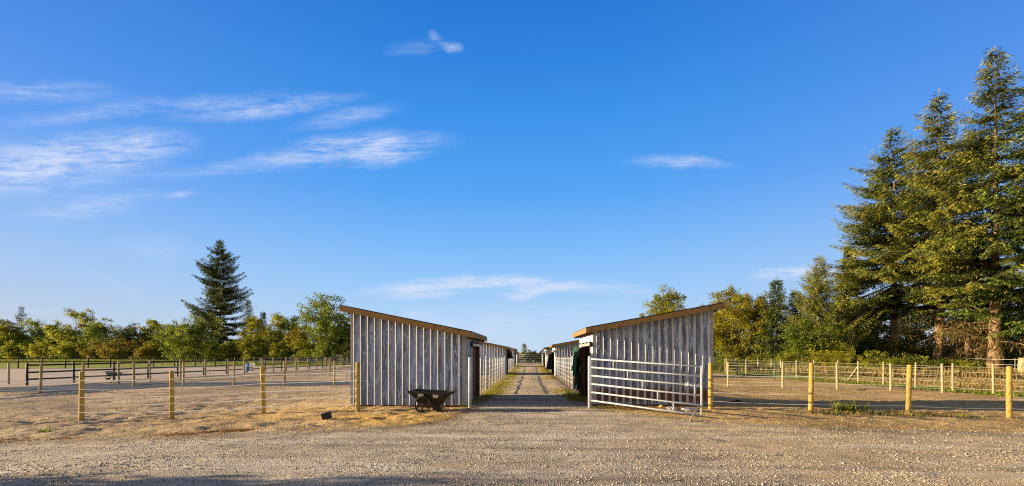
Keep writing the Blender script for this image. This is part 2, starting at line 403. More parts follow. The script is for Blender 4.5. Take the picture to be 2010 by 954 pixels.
# left riding arena beyond the black rail fence
arx = np.interp(CYm, [20, 44, 80], [-28.0, -25.0, -22.0])
arx_v = np.interp(YY, [20, 44, 80], [-28.0, -25.0, -22.0])
far_y = lambda X: 62 + (X + 28) * .33
sheet('riding_arena', (CXm < arx) & (CYm > 20) & (CYm < far_y(CXm)) & (CXm > -90), MG['sand'], .006, np.clip((arx_v - XX) / 1.5, 0, 1.2), zero)
sheet('grass_field', ((CYm > far_y(CXm) + .6) & (CXm < -3) & (CYm < 160)), MG['grass'], .008, np.clip((YY - far_y(XX) - .6) / 1.5, 0, 1.2), zero)
vx = np.interp(CYm, [10, 20, 40, 60], [21.6, 20.6, 17.6, 15.0]); vxv = np.interp(YY, [10, 20, 40, 60], [21.6, 20.6, 17.6, 15.0])
sheet('grass_verge', (CXm > vx) & (CYm > 8) & (CYm < 90) & (CXm < 90) & (CYm > 26), MG['grass'], .008, np.clip((XX - vxv) / .9, 0, 1.2), zero)
sheet('dry_verge', (CXm > vx) & (CYm > 8) & (CXm < 90) & (CYm <= 26), MG['drygrass'], .008, np.clip((XX - vxv) / .9, 0, 1.2), zero)
# blue-grey sheet, a shadow band painted across the left paddocks
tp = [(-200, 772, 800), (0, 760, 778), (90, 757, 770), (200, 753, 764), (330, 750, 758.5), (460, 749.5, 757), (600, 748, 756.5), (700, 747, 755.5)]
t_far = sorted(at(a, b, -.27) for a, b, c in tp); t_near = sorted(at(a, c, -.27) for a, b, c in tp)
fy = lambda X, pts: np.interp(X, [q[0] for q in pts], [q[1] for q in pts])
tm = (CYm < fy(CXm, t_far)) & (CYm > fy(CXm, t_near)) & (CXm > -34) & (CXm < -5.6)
sheet('painted_shade_band', tm, MG['shadeband'], .012, np.clip(np.minimum(fy(XX, t_far) - YY, YY - fy(XX, t_near)) / .35, 0, 1.2), zero)

# ------------------------------------------------------------------ leaves and scattered blades
def leafmesh(name, c, d, nrm, ln, wd, tint, mat, parent=None):
    c = np.asarray(c, float); d = np.asarray(d, float); nrm = np.asarray(nrm, float)
    d /= np.linalg.norm(d, axis=1, keepdims=True) + 1e-9
    s = np.cross(d, nrm); s /= np.linalg.norm(s, axis=1, keepdims=True) + 1e-9
    ln = np.asarray(ln)[:, None]; wd = np.asarray(wd)[:, None]
    v = np.stack([c, c + d * ln * .45 + s * wd * .5, c + d * ln, c + d * ln * .45 - s * wd * .5], 1).reshape(-1, 3)
    n = len(c)
    me = bpy.data.meshes.new(name)
    me.vertices.add(n * 4); me.vertices.foreach_set('co', v.ravel())
    me.loops.add(n * 4); me.loops.foreach_set('vertex_index', np.arange(n * 4, dtype=np.int32))
    me.polygons.add(n); me.polygons.foreach_set('loop_start', np.arange(n, dtype=np.int32) * 4); me.polygons.foreach_set('loop_total', np.full(n, 4, np.int32))
    a = me.attributes.new('tint', 'FLOAT', 'FACE'); a.data.foreach_set('value', np.clip(tint, 0, 1).astype(np.float32))
    me.update(); me.materials.append(mat)
    o = bpy.data.objects.new(name, me); COL.objects.link(o)
    if parent is not None: o.parent = parent
    return o

def blades(name, pts, h, mat, rng, spread=.5, per=1, wd=.012):
    pts = np.repeat(np.asarray(pts, float), per, 0); n = len(pts)
    pts = pts + np.c_[rng.normal(0, .03, (n, 2)), np.zeros(n)]
    d = np.c_[rng.normal(0, spread, (n, 2)), np.ones(n)]
    nr = np.c_[rng.normal(0, 1, (n, 2)), np.zeros(n)]
    return leafmesh(name, pts, d, nr, h * rng.uniform(.4, 1.2, n), wd * rng.uniform(.7, 1.5, n), rng.uniform(0, 1, n), mat)

def conifer(root, h, base, Rr, seed, mat, step=1.05, nb=(9, 13), sparse=0.0, droop=.35, leaf=.40, power=.85, bark='firbark', r0=.4, lean=0.0, dead=0, jag=.45, fill=1.0, lw=.21, irr=.42):
    rng = np.random.RandomState(seed)
    tp = [(lean * h * (k / 8) ** 2 + rng.normal(0, .04) * (k > 0), rng.normal(0, .04) * (k > 0), h * k / 8) for k in range(9)]
    tr = [r0 * (1 - .985 * (k / 8)) ** 1.35 * (1.2 if k == 0 else 1) for k in range(9)]
    MB().tube([(a, b, c - (.3 if i == 0 else 0)) for i, (a, b, c) in enumerate(tp)], tr, 9).build('trunk', M[bark], root, True)
    tx = lambda z: lean * h * (z / h) ** 2
    C, Dv, Nn, LN, TI = [], [], [], [], []
    wood = MB(); z = base
    while z < h - .25:
        t = (z - base) / (h - base)
        Lz = Rr * ((1 - t) ** power) * min(1, .55 + t * 4)
        for b in range(rng.randint(nb[0], nb[1])):
            if rng.rand() < sparse: continue
            az = rng.uniform(0, 2 * math.pi); Lb = max(.25, Lz * rng.uniform(1 - jag, 1 + jag * .35) * (1 - irr + 2 * irr * float(vnoise(np.array([math.cos(az) * 1.4 + seed * 3.7]), np.array([math.sin(az) * 1.4 + z * .22]))[0])))
            zb = z + rng.normal(0, step * .12)
            dirh = np.array([math.cos(az), math.sin(az), 0]); side = np.array([-math.sin(az), math.cos(az), 0])
            bt = .08 + rng.normal(0, .13)
            s = np.linspace(.06, 1, max(3, int(Lb / .17)))
            slope = .38 * t - droop * (1 - t) + rng.normal(0, .07)
            pz = zb + Lb * (slope * s + .16 * s ** 2.5)
            pts = np.array([tx(zb), 0, 0]) + dirh * (Lb * s)[:, None] + np.c_[np.zeros_like(s), np.zeros_like(s), pz]
            if Lb > 1.6:
                q = pts[::max(1, len(pts) // 4)]
                wood.tube([(tx(zb), 0, zb)] + [tuple(p) for p in q], [.006 + .009 * Lb * (1 - k / (len(q) + 1)) for k in range(len(q) + 1)], 4, False)
            tw = np.minimum(.34 * Lb * (1 - s) + .16, 1.1) * np.minimum(1, .35 + s * 2)
            for k in range(len(s)):
                for sg in (-1, 1):
                    if rng.rand() > fill: continue
                    m = max(2, int(tw[k] / (leaf * .26)))
                    u = (np.arange(m) + rng.rand(m)) / m * tw[k]
                    dd = dirh * .75 + side * sg * rng.uniform(.5, 1.1) + np.array([0, 0, -.15 - .25 * (1 - t)])
                    dd /= np.linalg.norm(dd)
                    cc = pts[k] + dd * u[:, None] + np.c_[rng.normal(0, .04, (m, 2)), -.18 * u ** 1.5 + rng.normal(0, .04, m)]
                    lv = dd * .9 + dirh * .35 + rng.normal(0, .27, (m, 3)) - np.array([0, 0, .38])
                    C.append(cc); Dv.append(lv); Nn.append(np.array([0, -.25, .8]) + rng.normal(0, .6, (m, 3)))
                    LN.append(leaf * rng.uniform(.6, 1.25, m)); TI.append(np.full(m, bt + .5 * s[k] + .2 * u / (tw[k] + .01)) + rng.normal(0, .13, m))  # tint falls towards the trunk, inner crown shade put into the needle colour
            C.append(pts[-1:]); Dv.append((pts[-1] - pts[-2])[None]); Nn.append(np.array([[0, 0, 1.]])); LN.append(np.array([leaf])); TI.append(np.array([.8]))
        mi = 46; ai = rng.uniform(0, 6.28, mi); ri = rng.uniform(.03, .5 + .35 * Rr * (1 - t) * .3, mi)
        C.append(np.c_[tx(z) + ri * np.cos(ai), ri * np.sin(ai), z + rng.uniform(-step * .6, step * .6, mi)]); Dv.append(np.c_[np.cos(ai), np.sin(ai), np.full(mi, -.5)] + rng.normal(0, .4, (mi, 3)))
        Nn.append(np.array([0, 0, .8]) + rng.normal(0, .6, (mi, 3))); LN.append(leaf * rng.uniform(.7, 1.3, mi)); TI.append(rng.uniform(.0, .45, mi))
        z += step * rng.uniform(.75, 1.25) * (1.0 - .35 * t)
    C.append(np.array([[tx(h), 0, h - .25]])); Dv.append(np.array([[0, 0, 1.]])); Nn.append(np.array([[1., 0, 0]])); LN.append(np.array([.6])); TI.append(np.array([.6]))
    C = np.concatenate(C); LN = np.concatenate(LN)
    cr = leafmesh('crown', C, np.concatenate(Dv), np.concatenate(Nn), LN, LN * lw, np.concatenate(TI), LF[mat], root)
    if len(wood.v) > 150: wood.build('limbs', M['limb'], root)
    if dead:
        dm = MB(); C, Dv, Nn, LN = [], [], [], []
        for k in range(dead):
            zb = rng.uniform(base * .32, base * 1.0); az = rng.uniform(0, 2 * math.pi); Lb = rng.uniform(1.6, Rr * .75)
            dirh = np.array([math.cos(az), math.sin(az), 0]); side = np.array([-math.sin(az), math.cos(az), 0])
            bend = rng.normal(0, .5)
            s = np.linspace(0, 1, 8)
            pts = dirh * (Lb * s)[:, None] + side * (bend * s ** 2)[:, None] + np.c_[np.zeros((8, 2)), zb + Lb * (.18 * s - .75 * s ** 2.0 * rng.uniform(.3, 1))]
            pts[:, 2] = np.maximum(pts[:, 2], .5)
            dm.tube([tuple(p) for p in pts], [.05 * (1 - .85 * q) for q in s], 5, False)
            for q in range(2, 8):
                for sg in (-1, 1):
                    m = rng.randint(3, 9); u = rng.uniform(.05, .9, m)
                    dd = dirh * .5 + side * sg; dd /= np.linalg.norm(dd)
                    C.append(pts[q] + dd * u[:, None] + np.c_[np.zeros((m, 2)), -.5 * u ** 1.3]); Dv.append(dd * .4 + np.array([0, 0, -1.0]) + rng.normal(0, .3, (m, 3)))
                    Nn.append(rng.normal(0, 1, (m, 3))); LN.append(rng.uniform(.25, .6, m))
        dm.build('dead_branches', M['firbark'], root)
        C = np.concatenate(C); LN = np.concatenate(LN)
        leafmesh('dead_twigs', C, np.concatenate(Dv), np.concatenate(Nn), LN, LN * .16, rng.uniform(0, 1, len(C)), LF['dead'], root)
    return cr

def broadleaf(root, h, Rr, seed, mat, leaf=.22, n=260, per=46, trunk=.16, low=.12, bark='bark', gaps=.0, spire=0.0, multi=1, lobes=9, clump=.5):
    rng = np.random.RandomState(seed)
    wood = MB()
    cen = []
    for k in range(lobes):
        f = (k + .5) / lobes
        z = h * (low + (1 - low) * (.12 + .74 * f)) + rng.normal(0, .03 * h)
        prof = math.sin(math.pi * min(.97, .16 + .74 * f)) ** .7 * (1 - spire * f)
        a = rng.uniform(0, 2 * math.pi); rr = Rr * prof * rng.uniform(.25, .72)
        cen.append((np.array([rr * math.cos(a), rr * math.sin(a), z]), Rr * prof * rng.uniform(.42, .62) + .15))
    for q in range(multi):
        bx = rng.normal(0, .18 * Rr) if multi > 1 else 0; by = rng.normal(0, .18 * Rr) if multi > 1 else 0
        top = np.array([bx * 2.2 + rng.normal(0, .1), by * 2.2, h * .86])
        tk = [(bx + (top[0] - bx) * t ** 1.5 + rng.normal(0, .05), by + (top[1] - by) * t ** 1.5, -.2 + (top[2] + .2) * t) for t in np.linspace(0, 1, 7)]
        wood_t = [trunk * (1 - .88 * t) / (1 if multi == 1 else 1.4) for t in np.linspace(0, 1, 7)]
        wood.tube(tk, wood_t, 7)
    limbs = MB()
    for c, r in cen:
        zb = max(.25 * h * (low + .3), c[2] - r * 1.2 - np.hypot(c[0], c[1]) * .6)
        limbs.tube([(0, 0, zb), (c[0] * .5, c[1] * .5, (zb + c[2]) / 2 + .1), tuple(c), tuple(c + np.array([c[0] * .35, c[1] * .35, r * .7]))], [trunk * .45, trunk * .33, trunk * .2, trunk * .05], 5, False)
    wood.build('trunk', M[bark], root, True); limbs.build('limbs', M[bark], root, True)
    C, Dv, Nn, LN, TI = [], [], [], [], []
    wts = np.array([r ** 2 for _, r in cen]); wts /= wts.sum()
    for k in range(n):
        c, r = cen[rng.choice(len(cen), p=wts)]
        v = rng.normal(0, 1, 3); v /= np.linalg.norm(v)
        pc = c + v * r * (rng.uniform(.55, 1.12) if rng.rand() > .25 else rng.uniform(0, .6)) * np.array([1, 1, .85])
        if pc[2] < .15 * h * low: continue
        m = max(4, int(per * rng.uniform(.5, 1.4) * (1 - gaps)))
        cr_ = clump * rng.uniform(.6, 1.3)
        off = rng.normal(0, 1, (m, 3)); off *= (cr_ * rng.rand(m) ** .5 / (np.linalg.norm(off, axis=1) + 1e-6))[:, None]
        cc = pc + off * np.array([1, 1, .75])
        out = cc - np.array([0, 0, h * .45]); out /= np.linalg.norm(out, axis=1, keepdims=True)
        C.append(cc); Dv.append(rng.normal(0, .8, (m, 3)) + out * .5 - np.array([0, 0, .35])); Nn.append(out * .8 + rng.normal(0, .75, (m, 3)) + np.array([0, 0, .35]))
        LN.append(leaf * rng.uniform(.6, 1.3, m)); TI.append(rng.normal(.45, .16) + rng.normal(0, .15, m))
    C = np.concatenate(C); LN = np.concatenate(LN)
    return leafmesh('crown', C, np.concatenate(Dv), np.concatenate(Nn), LN, LN * .62, np.concatenate(TI), LF[mat], root)

# ------------------------------------------------------------------ sheds
RIB = .216
def ribwall(mb, a, b, nrm, zb, zt, u0=0.0):
    """ribbed cladding from a to b (xy), standing proud along nrm; zb, zt are functions of the run"""
    a = np.array(a, float); b = np.array(b, float); Ln = np.linalg.norm(b - a); d = (b - a) / Ln; nv = np.array(nrm, float)
    us = [(0, 0)]
    k = 0; u = .09 - (u0 % RIB)
    while u < Ln - .03:
        if u - .066 > us[-1][0] + .002:
            us += [(u - .064, 0), (u - .008, .052), (u + .010, .052), (u + .030, 0)]
            if u + .108 < Ln - .05: pass
        u += RIB
    us += [(Ln, 0)]
    vs = []
    for u, o in us:
        p = a + d * u + nv * o
        vs += [(p[0], p[1], zb(u)), (p[0], p[1], zt(u))]
    mb.add(vs, [(2 * i, 2 * i + 2, 2 * i + 3, 2 * i + 1) for i in range(len(us) - 1)])
    return mb

def clad(mb, parent, mat):
    o = mb.build('wall', mat, parent)
    o.data.materials.append(M['ridge'])
    for p in o.data.polygons:                      # sun side of each ridge gets paler metal, sunlight put into the colour
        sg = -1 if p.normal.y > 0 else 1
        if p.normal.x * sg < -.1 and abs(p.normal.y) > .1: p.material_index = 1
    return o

def make_shed(side, name, label, door0, door1, zin, sheet_m):
    root = empty(name); tag(root, label, 'shed')
    W, Dp, zout = (3.5, 3.6, 2.87) if side < 0 else (3.62, 3.6, 2.95)
    s = side
    X = lambda u: s * u
    zr = lambda u: zin + (zout - zin) * (u / W)              # underside of the roof over the walls
    sm = M[sheet_m]
    z0 = -.02
    base = .05
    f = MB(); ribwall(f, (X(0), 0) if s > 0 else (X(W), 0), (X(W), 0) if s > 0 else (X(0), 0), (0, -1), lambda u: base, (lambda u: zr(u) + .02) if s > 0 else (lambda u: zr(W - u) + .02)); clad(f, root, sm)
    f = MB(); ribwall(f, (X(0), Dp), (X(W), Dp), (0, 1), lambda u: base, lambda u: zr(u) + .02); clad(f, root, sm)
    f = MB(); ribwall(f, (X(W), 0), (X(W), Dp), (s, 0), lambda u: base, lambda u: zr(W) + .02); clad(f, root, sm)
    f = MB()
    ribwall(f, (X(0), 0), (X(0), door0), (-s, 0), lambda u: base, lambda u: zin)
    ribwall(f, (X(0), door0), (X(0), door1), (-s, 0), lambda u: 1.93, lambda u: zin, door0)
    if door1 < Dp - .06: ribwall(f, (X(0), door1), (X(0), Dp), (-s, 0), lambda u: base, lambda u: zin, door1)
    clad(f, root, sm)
    # corner trims, base boards, door jambs
    for (u, v) in ((0, 0), (W, 0), (0, Dp), (W, Dp)):
        t = MB(); su = -1 if u == 0 else 1; sv = -1 if v == 0 else 1
        t.box((X(u + su * .016), v - sv * .03, (zr(u) + base) / 2), (.02, .10, zr(u) - base - .02))
        t.box((X(u - su * .03), v + sv * .038, (zr(u) + base) / 2), (.10, .012, zr(u) - base - .02))
        t.build('corner_trim', M['trim'], root)
    for (p, q) in (((X(.06), .03), (X(W - .06), .03)), ((X(.06), Dp - .03), (X(W - .06), Dp - .03)), ((X(W - .03), .06), (X(W - .03), Dp - .06)), ((X(.03), .06), (X(.03), door0))):
        MB().bar((p[0], p[1], -.01), (q[0], q[1], -.01), .05, .22).build('base_board', M['rust'], root)
    for dy in (door0, door1):
        MB().box((X(.01), dy, .97), (.11, .08, 1.96)).build('door_jamb', M['rust'] if dy == door0 else M['darkwood'], root)
    # interior floor rail so the doorway reads deep
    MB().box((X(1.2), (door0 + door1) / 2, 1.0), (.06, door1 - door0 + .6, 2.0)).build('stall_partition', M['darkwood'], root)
    # door track with brackets
    tr = MB(); tr.box((X(-.09), (door0 + door1) / 2 - .1, 1.905), (.06, door1 - door0 + .9, .085))
    tr.build('door_track', M['white'] if s < 0 else M['trim'], root)
    for q in np.linspace(door0 - .35, door1 + .2, 4): MB().box((X(-.075), q, 1.975), (.09, .05, .05)).build('track_bracket', M['blackpoly'], root)
    MB().box((X(-.085), door0 - .58, 1.90), (.09, .05, .16)).build('track_stop', M['blackpoly'], root)
    # roof: decking, metal skin, fascia boards
    un, uf, fo, bo = -.25, W + (.16 if side < 0 else .20), -.40, Dp + .35
    rz = lambda u: zin + .03 + (zout - zin) * (u / W)
    prof = [(un, fo), (uf, fo), (uf, bo), (un, bo)]
    mb = MB(); vs = [(X(u), v, rz(u)) for u, v in prof] + [(X(u), v, rz(u) + .10) for u, v in prof]
    mb.add(vs, [(0, 1, 2, 3), (7, 6, 5, 4), (0, 4, 5, 1), (1, 5, 6, 2), (2, 6, 7, 3), (3, 7, 4, 0)])
    roof = mb.build('roof', M['darkwood'], root)
    sk = MB(); nst = 22
    us = []
    for k in range(nst + 1):
        v = fo - .03 + (bo - fo + .06) * k / nst
        us += [(v, .118)] if k % 2 else [(v, .140)]
    vs = []
    for v, o in us:
        vs += [(X(un - .03), v, rz(un - .03) + o), (X(uf + .05), v, rz(uf + .05) + o)]
    sk.add(vs, [(2 * i, 2 * i + 1, 2 * i + 3, 2 * i + 2) for i in range(len(us) - 1)])
    skin = sk.build('roof_sheet', M['roof'], roof)
    def slope_board(v, nm):
        fb = MB(); a = [(X(un), v - .02), (X(uf), v - .02), (X(uf), v + .02), (X(un), v + .02)]
        us_ = [un, uf, uf, un]
        vs = [(p[0], p[1], rz(u) - .045) for p, u in zip(a, us_)] + [(p[0], p[1], rz(u) + .112) for p, u in zip(a, us_)]
        fb.add(vs, [(0, 1, 2, 3), (7, 6, 5, 4), (0, 4, 5, 1), (1, 5, 6, 2), (2, 6, 7, 3), (3, 7, 4, 0)]); fb.build('fascia', M['fascia'], roof)
    slope_board(fo - .021, 'f'); slope_board(bo + .021, 'b')
    MB().box((X(un - .021), (fo + bo) / 2, rz(un) + .033), (.04, bo - fo + .08, .155)).build('fascia', M['fasciaS'], roof)
    MB().box((X(uf + .021), (fo + bo) / 2, rz(uf) + .033), (.04, bo - fo + .08, .155)).build('fascia', M['fasciaS'], roof)
    # rafters under the overhangs
    for v in np.linspace(.1, Dp - .1, 5):
        for (u0, u1) in ((un + .01, -.04), (W + .05, uf - .01)):
            MB().bar((X(u0), v, rz(u0) - .05), (X(u1), v, rz(u1) - .05), .045, .09).build('rafter', M['darkwood'], roof)
    # sliding door leaf
    if s < 0:
        d = MB(); d.box((X(.09), door1 - .62, .97), (.035, 1.2, 1.8)); 
    else:
        d = MB(); d.box((X(-.095), door1 + .5, .97), (.035, 1.25, 1.74))
    dl = d.build('door', M['darkwood'], root)
    MB().box((X(-.13 if s > 0 else .06), door1 + (-.02 if s > 0 else -1.1), 1.0), (.03, .03, .2)).build('handle', M['steel'], dl)
    return root

LX, SY = 1.96, 13.7
shedL = make_shed(-1, 'horse_shed', 'near grey metal shed with black cart in front, left of the lane', 1.5, 3.42, 2.16, 'sheetL')
shedR = make_shed(1, 'horse_shed', 'near grey metal shed with rusty base behind the white open gate', .55, 2.75, 2.30, 'sheetR')
shedL.location = (-LX, SY, 0); shedR.location = (LX + .02, SY + .47, 0)
for src, sd, y, lab in ((shedL, -1, 36.0, 'second shed along the left side of the lane, behind the white pipe fence'),
                        (shedL, -1, 57.0, 'farthest shed on the left side of the lane, beside the end gate'),
                        (shedR, 1, 35.0, 'second shed along the right side of the lane, dark blankets by its door'),
                        (shedR, 1, 56.0, 'farthest shed on the right side of the lane, beside the end gate')):
    c = copy_tree(src); c.location = (sd * LX, y, G(sd * 2.5, y) - .02); c['label'] = lab
for o in list(COL.objects):
    if o.name.startswith('horse_shed') and o.parent is None: o['group'] = 'metal horse sheds along the lane'

# ------------------------------------------------------------------ wire fences on round posts
def post_mesh(h, r, mat, n=10):
    mb = MB(); mb.tube([(0, 0, -.15), (0, 0, .1), (.004, .003, h * .5), (0, 0, h - .025), (0, 0, h)], [r * 1.04, r * 1.02, r, r * .96, r * .88], n)
    return mb.build('post', mat, None, True)

def wire_fence(label, pts, h, r, mat, wires, wr=.007, lean=None, group=None, seed=1, insul=False, brace=None, wmat='rope', name='wire_fence', ends=()):
    rng = random.Random(seed)
    root = empty(name, (pts[0][0], pts[0][1], G(*pts[0])))
    tag(root, label, 'fence', group)
    base = post_mesh(h, r, M[mat]); ox, oy, oz = root.location
    tops = []
    for i, (x, y) in enumerate(pts):
        o = base if i == 0 else base.copy()
        if i: COL.objects.link(o)
        o.parent = root; o.location = (x - ox, y - oy, G(x, y) - oz + rng.uniform(-.02, .02))
        lx = (lean or {}).get(i, rng.uniform(-.015, .015))
        o.rotation_euler = (rng.uniform(-.012, .012), lx, rng.uniform(0, 6))
        tops.append((x - ox, y - oy, G(x, y) - oz, lx))
    allp = [(*q, 0) if len(q) == 3 else q for q in tops]
    for wz in wires:
        mb = MB()
        for a, b in zip(allp[:-1], allp[1:]):
            pa = Vector((a[0] + a[3] * wz, a[1] - r - wr, a[2] + wz)); pb = Vector((b[0] + b[3] * wz, b[1] - r - wr, b[2] + wz))
            seg = []
            n = 4
            sag = rng.uniform(.004, .03)
            for k in range(n + 1):
                t = k / n; p = pa.lerp(pb, t); p.z -= sag * 4 * t * (1 - t); seg.append(p)
            mb.tube(seg, wr, 5, False)
        mb.build('wire', M[wmat], root)
    if insul:
        for a in allp:
            for wz in wires: MB().box((a[0] + r + .03, a[1] - r, a[2] + wz), (.06, .04, .04)).build('insulator', M['blackpoly'], root)
    if brace is not None:
        x, y = pts[brace]
        MB().bar((x - ox + .05, y - oy, G(x, y) - oz + h * .8), (x - ox + .55, y - oy + 1.7, G(x, y) - oz + .1), .1, .1).build('brace', M['palepost'], root)
    return root

W5 = (.21, .43, .64, .87, 1.13)
line = lambda lst: [atg(a, b) for a, b in lst]
# front fence left of the sheds
pf = [at(-30, 829, -.29), at(160, 824, -.288), at(337, 820, -.215), at(517, 814, -.118), at(702, 806, .017)]
pf = [(x, y) for x, y in pf]
wire_fence('yellow round posts and white wires closest to the yard, left of the cart', pf, 1.36, .062, 'post', W5, .008, {1: .004, 2: .0, 3: -.02, 4: .012}, None, 2)
pr = [at(1394.5, 801, .04), at(1591, 807.5, .057), at(1782, 811.5, .012), at(1981, 818, -.056), at(2190, 826, -.1)]
wire_fence('yellow round posts and thin wires in front of the dark shadow, right of the gate', pr, 1.36, .062, 'post', (.25, .5, .75, 1.0), .0035, {2: -.035, 1: .01, 3: .012}, None, 3)
# cross fence and side fence in the left paddocks
wire_fence('weathered post fence crossing the left paddock behind the front fence', line([(79, 771), (163, 764), (263, 759), (360, 757.8), (459, 757), (559, 756.7), (656, 755.5), (735, 755)]), 1.42, .056, 'oldpost', W5, .008, {0: .03, 1: -.02, 3: -.012, 6: -.02, 5: .03}, None, 4)
wire_fence('weathered post fence running away beside the black rails', line([(233, 753), (295, 749), (354, 745.7), (403, 741), (447, 737.7), (480, 736), (511, 733.6), (537, 731.6), (562, 730), (584, 728.8), (604, 727.5), (622, 726), (640, 724.7), (670, 723.4), (682, 722)]), 1.42, .055, 'oldpost', (.3, .6, .9, 1.2), .006, None, None, 5, True)
wire_fence('short far post fence seen beside the rusty red post', line([(515, 738.3), (580.4, 737.9), (647, 737.5), (715, 737)]), 1.42, .055, 'oldpost', (.3, .6, .9, 1.2), .006, None, None, 6)
# right paddocks
rb = line([(1402, 734), (1420, 732), (1438.6, 734), (1457.7, 735.7), (1480.6, 737.7), (1503.8, 740), (1530, 741), (1562, 743.5), (1596, 746.5), (1633.6, 751), (1678.4, 754), (1729.5, 758), (1788, 763.6), (1861.5, 769.7), (1945.6, 776), (2045, 784)])
rb = [(float(np.interp(y, [18, 45], [21.2, 18.4])) * .5 + x * .5, y) for x, y in rb]
rb.sort(key=lambda p: -p[1])
wire_fence('pale post fence with five white strands along the grass verge, under the firs', rb, 1.4, .045, 'palepost', (.25, .5, .75, 1.0, 1.25), .0075, None, None, 7, brace=10, wmat='strand')
wire_fence('post fence crossing the middle of the right paddock', line([(1325, 756), (1429, 758.8), (1536.5, 762), (1643.5, 764), (1748.5, 767.4), (1850, 771)]), 1.4, .056, 'palepost', (.3, .6, .9, 1.2), .004, None, None, 8)
wire_fence('thin green stakes farther back in the right paddock', line([(1447, 740), (1521, 744.5), (1594, 747)]), 1.35, .04, 'tpost', (.3, .7, 1.15), .004, None, None, 9)
wire_fence('thin capped stakes and wire under the right firs', line([(1800, 726), (1860, 729), (1920, 733), (1992.6, 738), (2080, 745)]), 1.45, .035, 'greyrail', (.9, 1.35), .008, None, None, 10)

# red brown post at the shed corner
x, y = at(688, 797, 0); y += .35
tag(MB().bar((x, y, -.1), (x, y, 1.42), .11, .11).build('gate_post', M['rust'], None, False, .008), 'square rusty red post at the outer corner of the left shed', 'post')

# ------------------------------------------------------------------ black rail fences
def rail_fence(label, a, b, spacing, h, rails, seed, mat='blackrail', pr_=.07, extra=()):
    rng = random.Random(seed)
    a = Vector((*a, 0)); b = Vector((*b, 0)); n = max(2, int((b - a).length / spacing)) ; d = (b - a) / n
    root = empty('rail_fence', (a.x, a.y, G(a.x, a.y))); tag(root, label, 'fence')
    oz = root.location.z
    base = None; pts = []
    for i in range(n + 1):
        p = a + d * i; z = G(p.x, p.y) - oz
        if base is None:
            m = MB(); m.tube([(0, 0, -.2), (0, 0, h), (0, 0, h + .02)], [pr_, pr_ * .95, pr_ * .7], 8); base = m.build('post', M[mat], root, True); o = base
        else: o = base.copy(); COL.objects.link(o); o.parent = root
        o.location = (p.x - a.x, p.y - a.y, z); o.rotation_euler = (rng.uniform(-.02, .02), rng.uniform(-.02, .02), rng.uniform(0, 3)); pts.append(Vector(o.location))
    nrm = Vector((d.y, -d.x, 0)).normalized() * (pr_ + .02)
    for rz in rails:
        m = MB()
        for p, q in zip(pts[:-1], pts[1:]):
            m.bar(p + nrm + Vector((0, 0, rz + rng.uniform(-.015, .015))), q + nrm + Vector((0, 0, rz + rng.uniform(-.015, .015))), .035, .10)
        m.build('rail', M[mat], root)
    return root
rail_fence('black three rail fence in front of the arena, left of the green cart', (-29.5, 10.5 + 12), (-31.5, 6), 2.3, 1.3, (.35, .78, 1.2), 1, pr_=.06)
rail_fence('long black three rail fence receding behind the green cart', (-29.4, 25.4), (-22.2, 76), 2.35, 1.3, (.35, .78, 1.2), 2, pr_=.06)
rail_fence('far black rail fence in front of the tree line', (-80, 47), (-40, 60), 2.25, 1.3, (.8, 1.2), 3)
rail_fence('far grey rail fence at the corner before the tree line', (-37.7, 60.7), (-14, 68.5), 2.25, 1.3, (.8, 1.2), 4, 'greyrail')
x, y = P(17.3, 27.5)
tag(MB().tube([(x, y, -.4), (x, y, 1.02), (x, y, 1.05)], [.055, .055, .04], 8).build('fence_stake', M['palepost'], None, True), 'pale stake between the two black posts at the far left', 'stake')
# small board ladder-like gate panel by the far fence
x, y = P(643, 49); z = G(x, y)
r_ = empty('board_panel', (x, y, z)); tag(r_, 'small pale board panel standing at the far paddock corner', 'panel')
for sx in (-.33, .33): MB().tube([(sx, 0, -.1), (sx, 0, 1.4)], .05, 8).build('post', M['palepost'], r_, True)
for zz in (.75, 1.0, 1.25): MB().box((0, -.06, zz), (.78, .03, .1)).build('board', M['palepost'], r_)

# ------------------------------------------------------------------ white pipe work
def pipe_fence(label, sx, y0, y1, first, seed, panel=1.85):
    rng = random.Random(seed)
    root = empty('pipe_fence', (sx, y0, G(sx, y0))); tag(root, label, 'fence', 'white pipe fences along the lane')
    oz = root.location.z
    zat = lambda y: G(sx, y) - oz
    ys = [y0, y0 + first]; 
    while ys[-1] + panel < y1 - .5: ys.append(ys[-1] + panel)
    ys.append(y1)
    hs = (.28, .50, .72, .94, 1.17, 1.42)
    sgn = 1 if sx > 0 else -1
    for k, y in enumerate(ys):
        tall = 1.52 if k == 1 or k == len(ys) - 1 else 1.45; rr = .05 if k == 1 else .03
        MB().tube([(0, y - y0, zat(y) - .1), (0, y - y0, zat(y) + tall), (0, y - y0, zat(y) + tall + .015)], [rr, rr, rr * .6], 8).build('post', M['white'], root, True)
    for h in hs:
        m = MB()
        for a, b in zip(ys[:-1], ys[1:]):
            m.tube([(sgn * .01, a - y0, zat(a) + h + rng.uniform(-.01, .01)), (sgn * .01, b - y0, zat(b) + h + rng.uniform(-.01, .01))], .0145, 7)
        m.build('rail', M['white'], root, True)
    for a, b in zip(ys[:-1], ys[1:]):
        if rng.random() < .6:
            ym = (a + b) / 2
            MB().tube([(0, ym - y0, zat(ym) + .28), (0, ym - y0, zat(ym) + 1.42)], .016, 6).build('upright', M['white'], root, True)
    return root
pipe_fence('white pipe fence between the first two sheds left of the lane', -LX + .02, 17.9, 35.4, 2.4, 1)
pipe_fence('white pipe fence between the first two sheds right of the lane', LX - .02, 18.4, 34.3, 2.2, 2)
pipe_fence('far white pipe fence between the second and last left sheds', -LX + .02, 40.2, 56.4, 1.85, 3)
